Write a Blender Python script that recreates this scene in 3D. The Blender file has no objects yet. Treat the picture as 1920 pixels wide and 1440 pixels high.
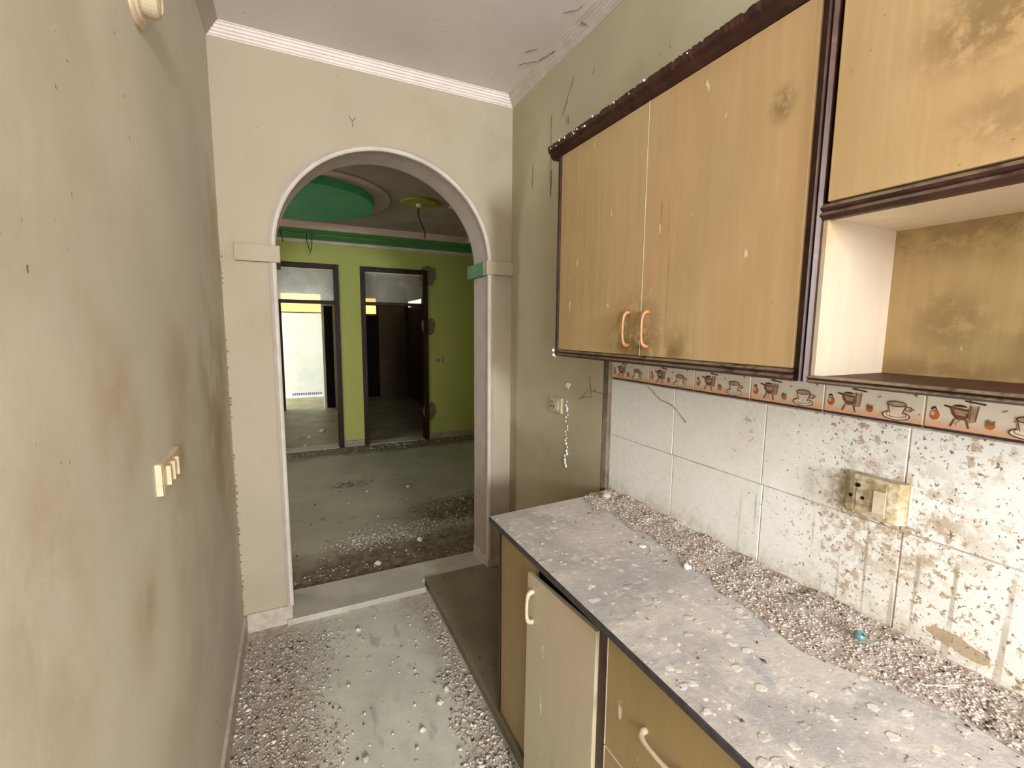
import bpy, bmesh, math, random
import numpy as np
from mathutils import Matrix, Vector

rng = np.random.default_rng(7)
random.seed(7)
SC = bpy.context.scene
COL = SC.collection

# ------------------------------------------------------------------ camera, world, lights, exposure
cam_d = bpy.data.cameras.new('camera')
cam_d.sensor_width = 36.0
cam_d.sensor_fit = 'HORIZONTAL'
cam_d.lens = 853.8 / 1920 * 36.0
cam_d.clip_start = 0.02
cam = bpy.data.objects.new('camera', cam_d)
COL.objects.link(cam)
cr = Vector((0.90026121, -0.43526248, 0.00873681))
cu = Vector((0.04421444, 0.1113774, 0.99279412))
cf = Vector((0.43309911, 0.89338774, -0.11951364))
cam.matrix_world = Matrix(((cr.x, cu.x, -cf.x, 0), (cr.y, cu.y, -cf.y, 0), (cr.z, cu.z, -cf.z, 1.5733), (0, 0, 0, 1)))
SC.camera = cam

W = bpy.data.worlds.new('sky')
SC.world = W
W.use_nodes = True
W.node_tree.nodes['Background'].inputs[0].default_value = (0.92, 0.96, 1.0, 1)
W.node_tree.nodes['Background'].inputs[1].default_value = 11.0


def area(name, loc, target, sx, sy, power, col):
    d = bpy.data.lights.new(name, 'AREA')
    d.shape = 'RECTANGLE'
    d.size, d.size_y, d.energy, d.color = sx, sy, power, col
    o = bpy.data.objects.new(name, d)
    o.location = loc
    v = Vector(target) - Vector(loc)
    o.rotation_euler = v.to_track_quat('-Z', 'Y').to_euler()
    COL.objects.link(o)
    return o


# daylight from the window behind the camera, then two added fill lamps
area('daylight_window', (0.30, -3.92, 2.15), (0.50, 1.5, 1.0), 0.40, 0.6, 170, (0.88, 0.95, 1.0))
area('rear_fill', (0.30, -3.90, 1.35), (0.40, 1.5, 1.45), 0.96, 1.9, 30, (1.0, 0.93, 0.82))  # added soft fill lamp in front of a closed wall
area('side_fill', (-0.24, -1.05, 1.60), (1.2, -0.35, 1.45), 0.9, 1.1, 46, (0.87, 0.945, 1.0))  # added lamp that brightens the tiles and cabinets opposite
# added lamp, out of view to the left, that brightens the hall
area('hall_fill', (-2.16, 4.4, 1.55), (1.0, 4.9, 1.2), 1.3, 1.3, 34, (1.0, 0.95, 0.86))

SC.view_settings.view_transform = 'Standard'
SC.view_settings.look = 'None'
SC.view_settings.gamma = 1.0
SC.view_settings.use_curve_mapping = False
SC.view_settings.exposure = 0.40
SC.cycles.use_denoising = True
SC.cycles.max_bounces = 12
SC.cycles.diffuse_bounces = 6
SC.cycles.sample_clamp_indirect = 6.0
SC.cycles.caustics_reflective = False
SC.cycles.caustics_refractive = False


# ------------------------------------------------------------------ materials
class NT:
    def __init__(self, name):
        self.m = bpy.data.materials.new(name)
        self.m.use_nodes = True
        self.t = self.m.node_tree
        self.b = self.t.nodes['Principled BSDF']

    def new(self, k):
        return self.t.nodes.new(k)

    def link(self, a, b):
        self.t.links.new(a, b)

    def put(self, sock, v):
        if isinstance(v, bpy.types.NodeSocket):
            self.link(v, sock)
        elif isinstance(v, (tuple, list)) and len(v) == 3 and sock.type == 'RGBA':
            sock.default_value = (*v, 1)
        else:
            sock.default_value = v

    def pos(self):
        return self.new('ShaderNodeNewGeometry').outputs['Position']

    def obj(self):
        return self.new('ShaderNodeTexCoord').outputs['Object']

    def xyz(self, v=None):
        s = self.new('ShaderNodeSeparateXYZ')
        self.link(v or self.pos(), s.inputs[0])
        return s.outputs

    def scaled(self, vec, sc, off=(0, 0, 0)):
        n = self.new('ShaderNodeMapping')
        self.link(vec, n.inputs['Vector'])
        n.inputs['Scale'].default_value = sc
        n.inputs['Location'].default_value = off
        return n.outputs[0]

    def noise(self, scale, detail=4, rough=.55, vec=None, dist=0.0, sc=None, off=(0, 0, 0)):
        n = self.new('ShaderNodeTexNoise')
        v = vec or self.pos()
        if sc:
            v = self.scaled(v, sc, off)
        elif off != (0, 0, 0):
            v = self.scaled(v, (1, 1, 1), off)
        self.link(v, n.inputs['Vector'])
        n.inputs['Scale'].default_value = scale
        n.inputs['Detail'].default_value = detail
        n.inputs['Roughness'].default_value = rough
        n.inputs['Distortion'].default_value = dist
        return n.outputs[0]

    def voro(self, scale, vec=None, feature='F1', rand=1.0):
        n = self.new('ShaderNodeTexVoronoi')
        n.feature = feature
        self.link(vec or self.pos(), n.inputs['Vector'])
        n.inputs['Scale'].default_value = scale
        n.inputs['Randomness'].default_value = rand
        return n.outputs

    def step(self, v, a, b, lo=0.0, hi=1.0):
        n = self.new('ShaderNodeMapRange')
        n.interpolation_type = 'SMOOTHSTEP'
        self.put(n.inputs['Value'], v)
        self.put(n.inputs['From Min'], a)
        self.put(n.inputs['From Max'], b)
        n.inputs['To Min'].default_value = lo
        n.inputs['To Max'].default_value = hi
        return n.outputs[0]

    def math(self, op, a, b=0.0):
        n = self.new('ShaderNodeMath')
        n.operation = op
        self.put(n.inputs[0], a)
        self.put(n.inputs[1], b)
        return n.outputs[0]

    def mul(self, *a):
        r = a[0]
        for q in a[1:]:
            r = self.math('MULTIPLY', r, q)
        return r

    def add(self, *a):
        r = a[0]
        for q in a[1:]:
            r = self.math('ADD', r, q)
        return r

    def mix(self, f, a, b):
        n = self.new('ShaderNodeMix')
        n.data_type = 'RGBA'
        self.put(n.inputs['Factor'], f)
        self.put(n.inputs['A'], a) if False else self.put(n.inputs[6], a)
        self.put(n.inputs[7], b)
        return n.outputs[2]

    def ball(self, c, r0, r1, sc=(1, 1, 1)):
        """1 inside r0 around a world point, 0 outside r1"""
        n = self.new('ShaderNodeVectorMath')
        n.operation = 'SUBTRACT'
        self.link(self.pos(), n.inputs[0])
        n.inputs[1].default_value = c
        m = self.new('ShaderNodeVectorMath')
        m.operation = 'MULTIPLY'
        self.link(n.outputs[0], m.inputs[0])
        m.inputs[1].default_value = sc
        l = self.new('ShaderNodeVectorMath')
        l.operation = 'LENGTH'
        self.link(m.outputs[0], l.inputs[0])
        return self.step(l.outputs['Value'], r1, r0)

    def bump(self, h, strength=.3, dist=.01):
        n = self.new('ShaderNodeBump')
        n.inputs['Strength'].default_value = strength
        n.inputs['Distance'].default_value = dist
        self.link(h, n.inputs['Height'])
        self.link(n.outputs[0], self.b.inputs['Normal'])

    def out(self, col, rough=.7, spec=.3):
        self.put(self.b.inputs['Base Color'], col)
        self.put(self.b.inputs['Roughness'], rough)
        self.b.inputs['Specular IOR Level'].default_value = spec
        return self.m


def plain(name, col, rough=.6, spec=.3, var=.12, scale=30):
    n = NT(name)
    f = n.noise(scale, 4)
    c = n.mix(n.step(f, .3, .7), tuple(q * (1 - var) for q in col), tuple(min(1, q * (1 + var)) for q in col))
    return n.out(c, rough, spec)


def paint(name, col, stain, amount=.6, low=None, seed=0, speck=(.10, .075, .04)):
    n = NT(name)
    big = n.noise(1.3, 3, .5, off=(seed, seed * 2, 0))
    mid = n.noise(5, 6, .6, off=(seed, 3, 0))
    f = n.mul(n.step(n.add(n.mul(big, .6), n.mul(mid, .4)), .47, .70), amount)
    c = n.mix(f, col, stain)
    # smooth clean and dusty patches
    g = n.step(n.noise(2.2, 3, .5, off=(5 + seed, 1, 2)), .35, .7)
    c = n.mix(n.mul(g, .25), c, tuple(q * .80 for q in col))
    sp = n.step(n.noise(55, 3, .6), .69, .715)
    c = n.mix(n.mul(sp, n.step(mid, .47, .58), .8), c, speck)
    if low:
        z = n.xyz()[2]
        zz = n.add(z, n.mul(mid, .5))
        c = n.mix(n.step(zz, low[1], low[0], 0, .75), c, low[2])
    n.bump(n.noise(35, 6, .6), .12, .01)
    return n.out(c, .75, .2), n


M = {}
# left wall: grey-beige with brown smears
n = NT('left_wall_paint')
big = n.noise(1.3, 2, .45, off=(3, 1, 4))
mid = n.noise(5, 5, .55)
base = n.mix(n.step(big, .36, .64), (.66, .615, .52), (.58, .54, .46))
smear = n.step(n.add(n.mul(n.noise(1.9, 3, .5, off=(9, 2, 7)), .75), n.mul(mid, .25)), .50, .66)
base = n.mix(n.mul(smear, .40), base, (.47, .375, .24))
P = n.xyz()
for cc, r0, r1, k in (((-.28, 1.03, 1.40), .0, .17, .75), ((-.28, 1.09, 1.02), .0, .16, .7), ((-.28, 1.38, 1.03), .0, .15, .6), ((-.28, 2.0, 1.46), .0, .30, .8),
                      ((-.28, 2.15, 1.15), .02, .35, .8), ((-.28, 2.42, 1.35), .0, .30, .8), ((-.28, 2.40, .8), .0, .30, .7), ((-.28, 2.45, 1.9), .0, .28, .6), ((-.28, .93, 1.53), .0, .12, .5), ((-.28, .70, 1.28), .0, .22, .45), ((-.28, .75, 1.10), .0, .16, .4), ((-.28, 1.55, 1.35), 0, .25, .4)):
    base = n.mix(n.mul(n.ball(cc, r0, r1, (1, 1, .75)), n.step(mid, .30, .66), k), base, (.40, .29, .155))
sp = n.step(n.noise(48, 3, .6), .69, .72)
base = n.mix(n.mul(sp, n.step(mid, .52, .62), .8), base, (.12, .09, .05))
n.bump(n.noise(28, 6, .6), .10, .01)
M['left'] = n.out(base, .7, .25)

M['arch'], _ = paint('arch_wall_paint', (.47, .40, .30), (.35, .28, .175), .40, None, 2)
M['right'], _ = paint('right_wall_paint', (.52, .47, .335), (.36, .30, .17), .5, (1.10, 1.34, (.33, .275, .165)), 5, (.06, .05, .03))
M['return'] = plain('dark_plaster', (.11, .09, .055), .9, .1, .25, 20)  # very dark plaster for the strip at the tile edge
M['ceil'], _ = paint('ceiling_paint', (.80, .735, .72), (.68, .62, .58), .4, None, 8)
M['crown'] = plain('plaster_moulding', (.86, .76, .73), .6, .3, .05, 9)
M['crown_r'] = plain('dusty_plaster_moulding', (.62, .55, .48), .65, .3, .10, 9)
M['lining'] = plain('arch_lining_plaster', (.42, .36, .31), .55, .3, .07, 12)
M['lime'], _ = paint('lime_green_paint', (.45, .47, .14), (.35, .36, .09), .5, None, 11)
M['green'] = plain('bottle_green_paint', (.05, .25, .08), .5, .3, .2, 6)
M['teal'] = plain('emerald_paint', (.06, .33, .16), .5, .3, .1, 4)
M['teal2'] = plain('faded_green_paint', (.14, .27, .15), .6, .2, .15, 8)
M['lime2'] = plain('yellow_green_paint', (.30, .30, .05), .6, .3, .1, 8)
M['hceil'] = plain('hall_ceiling_paint', (.34, .28, .235), .8, .2, .10, 3)
M['pink'] = plain('pink_plaster', (.58, .44, .38), .7, .2, .08, 6)
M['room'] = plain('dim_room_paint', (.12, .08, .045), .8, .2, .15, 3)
M['room1'] = plain('room_wall_paint', (.55, .53, .42), .8, .2, .1, 3)
M['skirt'] = plain('stone_skirting', (.50, .45, .37), .6, .3, .15, 25)
M['skirt2'] = plain('hall_stone_skirting', (.34, .28, .23), .6, .3, .15, 25)
M['ext'], _ = paint('whitewashed_wall', (.86, .88, .84), (.70, .74, .70), .8, None, 4)
M['cement'] = plain('bare_cement', (.21, .15, .10), .95, .1, .3, 25)
M['white'] = plain('white_plaster', (.85, .83, .78), .8, .2, .05, 40)
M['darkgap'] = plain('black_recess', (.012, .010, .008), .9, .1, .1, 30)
M['copper'] = plain('copper_plastic', (.46, .21, .08), .35, .5, .15, 30)
M['ivory2'] = plain('yellowed_plastic', (.56, .47, .32), .4, .4, .1, 30)
M['beige_plastic'] = plain('beige_plastic', (.62, .49, .34), .4, .5, .1, 30)
M['ivory'] = plain('ivory_plastic', (.72, .63, .45), .35, .5, .08, 30)
M['steel'] = plain('grey_metal', (.35, .34, .32), .35, .6, .1, 30)
M['wire'] = plain('black_wire', (.02, .018, .015), .6, .3, .1, 30)
M['web'] = plain('sooty_cobweb', (.17, .145, .10), .95, .05, .2, 60)
M['edge'] = plain('pale_board_edge', (.66, .60, .48), .6, .3, .08, 40)
M['bluevent'] = plain('blue_grille', (.10, .12, .42), .5, .3, .1, 40)
M['paper'] = plain('white_paper', (.85, .83, .76), .8, .2, .05, 40)

# dark wood trim
n = NT('dark_brown_moulding')
g = n.noise(18, 5, .6, sc=(1, 1, 1))
c = n.mix(n.step(g, .35, .7), (.035, .012, .008), (.075, .028, .018))
dust = n.step(n.noise(40, 5, .7), .58, .75)
c = n.mix(n.mul(dust, .30), c, (.22, .16, .10))
nz = n.xyz(n.new('ShaderNodeNewGeometry').outputs['Normal'])[2]
c = n.mix(n.mul(n.step(nz, .25, .8), n.step(n.noise(25, 5, .7), .30, .55), .8), c, (.30, .235, .15))
M['wood'] = n.out(c, .42, .4)
n = NT('clean_dark_wood')
c = n.mix(n.step(n.noise(18, 5), .35, .7), (.050, .016, .010), (.080, .028, .018))
M['shelfwood'] = n.out(c, .55, .25)
n = NT('door_frame_wood')
g = n.noise(14, 5, .6, sc=(1, 1, .2))
c = n.mix(n.step(g, .35, .7), (.018, .006, .005), (.045, .017, .013))
M['frame'] = n.out(c, .5, .22)

# cabinet laminate with vertical grain and stains
def laminate(name, a, b, stainc, stains=(), drip=.55):
    n = NT(name)
    g = n.noise(9, 5, .6, sc=(6, 6, .35))
    g2 = n.noise(2.2, 3, .5)
    c = n.mix(n.step(n.add(n.mul(g, .55), n.mul(g2, .45)), .38, .62), a, b)
    warm = n.step(n.noise(2.6, 3, .5, sc=(1.6, 1.6, .5), off=(6, 2, 8)), .42, .62)
    c = n.mix(n.mul(warm, .45), c, (a[0] * 1.08, a[1] * .97, a[2] * 1.02))
    c = n.mix(n.mul(n.step(n.noise(3.1, 3, .5, sc=(2, 2, .5), off=(1, 8, 3)), .50, .66), .35), c, (a[0] * .86, a[1] * .90, a[2] * .90))
    fine = n.noise(30, 4, .6, sc=(8, 8, .25))
    c = n.mix(n.step(fine, .60, .75, 0, .28), c, tuple(q * .78 for q in a))
    # thin runs of dried liquid
    d = n.mul(n.step(n.noise(34, 2, .4, sc=(1, 1, .035), off=(2, 5, 1)), .66, .72), n.step(n.noise(2.5, 2, .5, off=(4, 4, 9)), .48, .58))
    c = n.mix(n.mul(d, drip), c, stainc)
    sp = n.step(n.noise(60, 3, .6, off=(7, 1, 1)), .70, .73)
    c = n.mix(n.mul(sp, n.step(n.noise(5, 3), .5, .62), .7), c, (.16, .10, .05))
    ws = n.step(n.noise(34, 2, .5, sc=(1, 1, .30), off=(1, 9, 3)), .70, .72)
    c = n.mix(n.mul(ws, n.step(n.noise(3.1, 2), .42, .55), .75), c, (.85, .80, .68))
    m = n.noise(22, 7, .7)
    for cc, r0, r1, k, scl in stains:
        c = n.mix(n.mul(n.ball(cc, r0, r1, scl), n.step(m, .36, .57), k), c, stainc)
    n.bump(n.noise(30, 4, .6, sc=(4, 4, .3)), .05, .005)
    return n.out(c, .42, .4)


M['lam'] = laminate('wood_grain_laminate', (.47, .32, .15), (.53, .38, .20), (.22, .14, .055),
                    (((.98, 1.13, 1.55), .02, .20, .75, (1, 1, 1)), ((.98, .95, 1.52), .0, .09, .6, (1, 1, 1)), ((.98, .69, 2.06), 0, .045, 1.0, (1, 1, .8)), ((.98, 1.14, 1.53), .0, .10, .9, (1, 1, 1)), ((.98, .97, 1.505), .0, .04, .9, (1, 1, 1)),
                     ((.98, .36, 2.05), .02, .14, .8, (1, 1, 1.4)), ((.98, .33, 1.90), .02, .10, .5, (1, 1, 1.4))))
M['lamb'] = laminate('base_unit_laminate', (.345, .24, .10), (.375, .27, .13), (.20, .14, .06), (), .3)
M['lamb2'] = laminate('pale_base_laminate', (.46, .395, .265), (.49, .425, .295), (.27, .20, .11), (), .3)
M['niche'] = laminate('cream_laminate', (.47, .39, .285), (.51, .43, .325), (.42, .27, .12),
                      (((.98, .59, 1.78), .0, .12, .6, (1, 1, 1)),), .15)
M['ntop'] = laminate('brightened_shelf_laminate', (.80, .67, .51), (.85, .73, .57), (.42, .27, .12), (), .15)  # cream laminate made paler, bounced light put into the underside's colour
M['nback'] = laminate('stained_back_panel', (.33, .225, .09), (.385, .27, .12), (.20, .125, .05),
                      (((1.25, .47, 1.60), .02, .10, .7, (1, 1, 1)), ((1.25, .30, 1.56), .02, .12, .8, (1, 1, 1)), ((1.25, .5, 1.49), .02, .2, .6, (1, .5, 4)),
                       ((1.25, .40, 1.78), .02, .28, .8, (1, .5, 3))), .2)

# glazed wall tile with brown spatter
n = NT('white_glazed_tile')
P = n.xyz()
y, z = P[1], P[2]
base = n.mix(n.step(n.noise(3, 3), .35, .65), (.85, .82, .75), (.90, .885, .84))
m1 = n.step(y, 1.1, .58)                                    # dirtier towards the near end
den = n.step(n.noise(5.5, 3, .5, off=(1, 3, 5)), .40, .64)    # clouds of spatter
blot = n.noise(48, 6, .66, off=(0, 3, 5))
thr = n.math('SUBTRACT', .76, n.add(n.mul(m1, .085), n.mul(m1, den, .115)))
b1 = n.step(n.math('SUBTRACT', blot, thr), -.01, .03)
sock = n.ball((1.252, .545, 1.14), .06, .25, (1, 1, 1.15))
b2 = n.mul(n.step(n.noise(26, 8, .75), .44, .58), sock)
sm = n.math('MAXIMUM', n.ball((1.252, .410, .918), .004, .026, (1, .42, 1)), n.ball((1.252, .370, .908), .004, .026, (1, .5, 1)))
b3 = n.step(n.add(sm, n.mul(n.noise(38, 6, .65), .9)), .88, .96)
for cc, r1 in (((1.252, .915, 1.30), .035), ((1.252, .905, 1.26), .03), ((1.252, .94, 1.27), .03), ((1.252, .96, 1.19), .03), ((1.252, .40, 1.34), .09), ((1.252, .60, 1.33), .10), ((1.252, .63, 1.05), .12), ((1.252, .62, .95), .10), ((1.252, .30, 1.15), .10)):
    b3 = n.math('MAXIMUM', b3, n.mul(n.ball(cc, .0, r1, (1, 1, .7)), n.step(blot, .50, .60)))
col = n.mix(n.mul(n.math('MAXIMUM', b1, n.math('MAXIMUM', b2, b3)), .78), base, (.38, .23, .10))
sp = n.step(n.noise(105, 3, .6), n.math('SUBTRACT', .72, n.mul(m1, .10)), n.math('SUBTRACT', .745, n.mul(m1, .10)))
col = n.mix(n.mul(sp, .85), col, (.17, .10, .05))
run = n.mul(n.step(n.noise(60, 2, .4, sc=(1, 1, .03), off=(0, 0, 2)), .60, .67), n.step(z, 1.11, 1.05), n.step(n.noise(5, 2), .42, .52), n.step(y, 1.0, .85))
col = n.mix(n.mul(run, .55), col, (.33, .24, .13))
low = n.mul(n.step(n.add(z, n.mul(n.noise(7, 5, .6), .16)), 1.05, .93), n.step(n.noise(30, 5, .7), .35, .6), .6)
col = n.mix(low, col, (.50, .42, .28))
gs = n.mul(n.step(n.noise(45, 4, .7, off=(3, 3, 3)), .55, .7), n.step(z, 1.15, 1.0), .3)
col = n.mix(gs, col, (.45, .38, .27))
M['tile'] = n.out(col, n.step(blot, .4, .65, .18, .5), .5)

n = NT('border_tile_glaze')
z = n.xyz()[2]
c = n.mix(n.step(z, 1.40, 1.371), (.86, .77, .65), (.80, .46, .27))
c = n.mix(n.step(z, 1.3705, 1.3700), c, (.06, .03, .035))
sp = n.step(n.noise(70, 4, .65), .67, .70)
c = n.mix(n.mul(sp, n.step(n.xyz()[1], 1.2, .5), .9), c, (.10, .07, .03))
M['border'] = n.out(c, .25, .5)
M['grout'] = plain('grout', (.56, .47, .39), .8, .2, .25, 18)
for k, c in dict(print_orange=(.60, .15, .035), print_rust=(.21, .085, .045), print_cream=(.82, .70, .57), print_dark=(.07, .03, .02), print_olive=(.17, .18, .05),
                 print_peach=(.80, .55, .41), print_tan=(.46, .32, .21)).items():
    M[k] = plain(k, c, .3, .5, .2, 90)

# granite worktop under dust and droppings
n = NT('dusty_granite')
P = n.xyz()
d1 = n.noise(3.5, 6, .62, dist=.5)
d2 = n.noise(12, 6, .65)
base = n.mix(n.step(d1, .40, .62), (.41, .385, .37), (.60, .545, .50))
sky_tint = n.mul(n.step(n.noise(4.2, 5, .6, dist=1.2, sc=(1.6, .8, 1), off=(3, 7, 0)), .54, .66), n.step(P[1], 1.1, .25, .15, 1.0))  # bluish skylight painted in patches, stronger towards the near end
base = n.mix(sky_tint, base, (.33, .345, .40))
base = n.mix(n.step(d2, .52, .72, 0, .7), base, (.66, .61, .55))
v = n.voro(17, n.scaled(n.pos(), (1, 1.25, 1)))
rim = n.noise(40, 4, .6)
spl = n.step(n.add(v[0], n.mul(rim, .55)), .50, .40)
base = n.mix(n.mul(spl, n.step(n.noise(6, 3, off=(2, 2, 2)), .42, .58), .6), base, (.82, .77, .69))
base = n.mix(n.mul(n.step(n.noise(28, 7, .75, off=(4, 0, 1)), .54, .66), .55), base, (.78, .72, .64))
base = n.mix(n.mul(n.step(n.noise(20, 7, .75, off=(0, 6, 1)), .58, .70), .45), base, (.36, .32, .29))
v2 = n.voro(60)
base = n.mix(n.mul(n.step(v2[0], .22, .15), n.step(n.noise(9, 3), .55, .65)), base, (.80, .76, .70))
dk = n.step(n.noise(75, 3, .6, off=(8, 8, 1)), .70, .73)
base = n.mix(n.mul(dk, .8), base, (.10, .075, .06))
n.bump(n.add(n.mul(d2, .6), n.mul(spl, .6), n.mul(n.noise(60, 5, .7), .8)), .55, .005)
M['granite'] = n.out(base, .55, .35)
M['granite_edge'] = plain('granite_edge', (.045, .042, .045), .35, .5, .3, 60)

# kitchen floor: grey cement stone, brown dirt at both sides
n = NT('dusty_stone_floor')
P = n.xyz()
f1 = n.noise(2.6, 6, .62, dist=.5)
f2 = n.noise(11, 6, .65)
base = n.mix(n.step(f1, .36, .66), (.55, .54, .465), (.66, .645, .56))
base = n.mix(n.step(f2, .5, .75, 0, .45), base, (.42, .40, .33))
wob = n.mul(n.math('SUBTRACT', n.noise(5, 6, .65), .5), .42)
left = n.step(n.add(P[0], wob), .14, -.10)
right = n.mul(n.step(n.add(P[0], wob, n.mul(P[1], .07)), .62, .76), .8)
dirt = n.math('MAXIMUM', left, right)
base = n.mix(n.mul(dirt, .8), base, n.mix(n.step(n.noise(26, 5, .7), .4, .62), (.26, .205, .155), (.46, .40, .33)))
wet = n.mul(n.step(n.noise(5.5, 3, .5, sc=(2.6, .8, 1), off=(2, 1, 0)), .60, .68), .5)
base = n.mix(n.mul(wet, n.math('SUBTRACT', 1.0, dirt)), base, (.30, .32, .32))
v = n.voro(26)
base = n.mix(n.mul(n.step(v[0], .20, .10), .5), base, (.62, .58, .50))
n.bump(n.add(f2, n.mul(n.noise(40, 5), .5)), .3, .006)
M['floor'] = n.out(base, .62, .3)

n = NT('dusty_stone_slab')
f1 = n.noise(3, 6, .62)
base = n.mix(n.step(f1, .36, .66), (.42, .39, .32), (.54, .505, .43))
base = n.mix(n.step(n.noise(40, 5, .7), .58, .7, 0, .5), base, (.16, .13, .10))
M['slab'] = n.out(base, .5, .35)

n = NT('shaded_stone_slab')  # slab stone darkened, the worktop's shadow is put into its colour
base = n.mix(n.step(n.noise(3, 6, .62), .36, .66), (.165, .14, .09), (.22, .19, .13))
base = n.mix(n.step(n.noise(40, 5, .7), .60, .72, 0, .5), base, (.12, .09, .06))
M['plinth'] = n.out(base, .5, .35)
n = NT('hall_floor_cement')
P = n.xyz()
f1 = n.noise(1.4, 6, .62, dist=.5)
base = n.mix(n.step(f1, .36, .66), (.33, .305, .235), (.41, .38, .30))
wob = n.mul(n.math('SUBTRACT', n.noise(3, 6, .65), .5), .9)
near = n.step(n.add(P[1], wob), 3.45, 3.1)
band = n.mul(n.step(n.add(P[1], wob), 3.35, 3.6), n.step(n.add(P[1], wob), 4.1, 3.7), n.step(n.add(P[0], wob), .55, 1.1))  # right-hand band paints the shadow beyond the arch pier
wall = n.step(n.add(P[1], n.mul(wob, .6)), 5.75, 6.0)
dirt = n.math('MAXIMUM', n.math('MAXIMUM', n.mul(near, 1.0), band), wall)  # real dirt, with the painted shadow band mixed in
base = n.mix(n.mul(dirt, .85), base, n.mix(n.step(n.noise(18, 5, .7), .4, .62), (.07, .045, .025), (.20, .145, .09)))
patch = n.mul(n.ball((.46, 4.72, 0), .05, .30, (1, 1.6, 1)), n.step(n.noise(14, 6, .7), .42, .55))
base = n.mix(n.mul(patch, .8), base, (.09, .06, .04))
bl = n.mul(n.step(n.noise(9, 6, .7, off=(1, 2, 0)), .60, .68), .6)
base = n.mix(bl, base, (.12, .09, .06))
n.bump(n.noise(20, 5), .3, .008)
M['hfloor'] = n.out(base, .6, .3)
n = NT('room_floor_cement')
base = n.mix(n.step(n.noise(3, 6), .36, .66), (.28, .245, .14), (.38, .34, .21))
M['rfloor'] = n.out(base, .5, .3)

# debris colours
for k, c in dict(chip_white=(.74, .67, .58), chip_pink=(.52, .40, .34), chip_tan=(.50, .41, .34), chip_grey=(.46, .42, .37), chip_dark=(.10, .07, .05)).items():
    M[k] = plain(k, c, .9, .1, .2, 60)
n = NT('dirt_heap')
c = n.mix(n.step(n.noise(60, 6, .7), .36, .66), (.38, .30, .25), (.60, .51, .45))
n.bump(n.noise(90, 5, .7), .8, .006)
M['heap'] = n.out(c, .95, .1)

# glass
n = NT('milky_glass')
tr = n.new('ShaderNodeBsdfTransparent')
tr.inputs[0].default_value = (.95, .93, .88, 1)
mx = n.new('ShaderNodeMixShader')
n.out((.70, .66, .57), .2, .5)
fac = n.step(n.noise(4, 4, .5), .3, .7, .22, .40)
n.link(fac, mx.inputs[0])
n.link(tr.outputs[0], mx.inputs[1])
n.link(n.b.outputs[0], mx.inputs[2])
n.link(mx.outputs[0], n.t.nodes['Material Output'].inputs['Surface'])
M['glass'] = n.m


def lit(name, col, s):
    n = NT(name)
    n.out(col, .4)
    n.b.inputs['Emission Color'].default_value = (*col, 1)
    n.b.inputs['Emission Strength'].default_value = s
    return n.m


M['amber'] = lit('amber_glass_backlit', (1.0, .55, .14), 1.9)
M['pane_lit'] = lit('frosted_glass_backlit', (1.0, .92, .78), 2.2)


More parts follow.
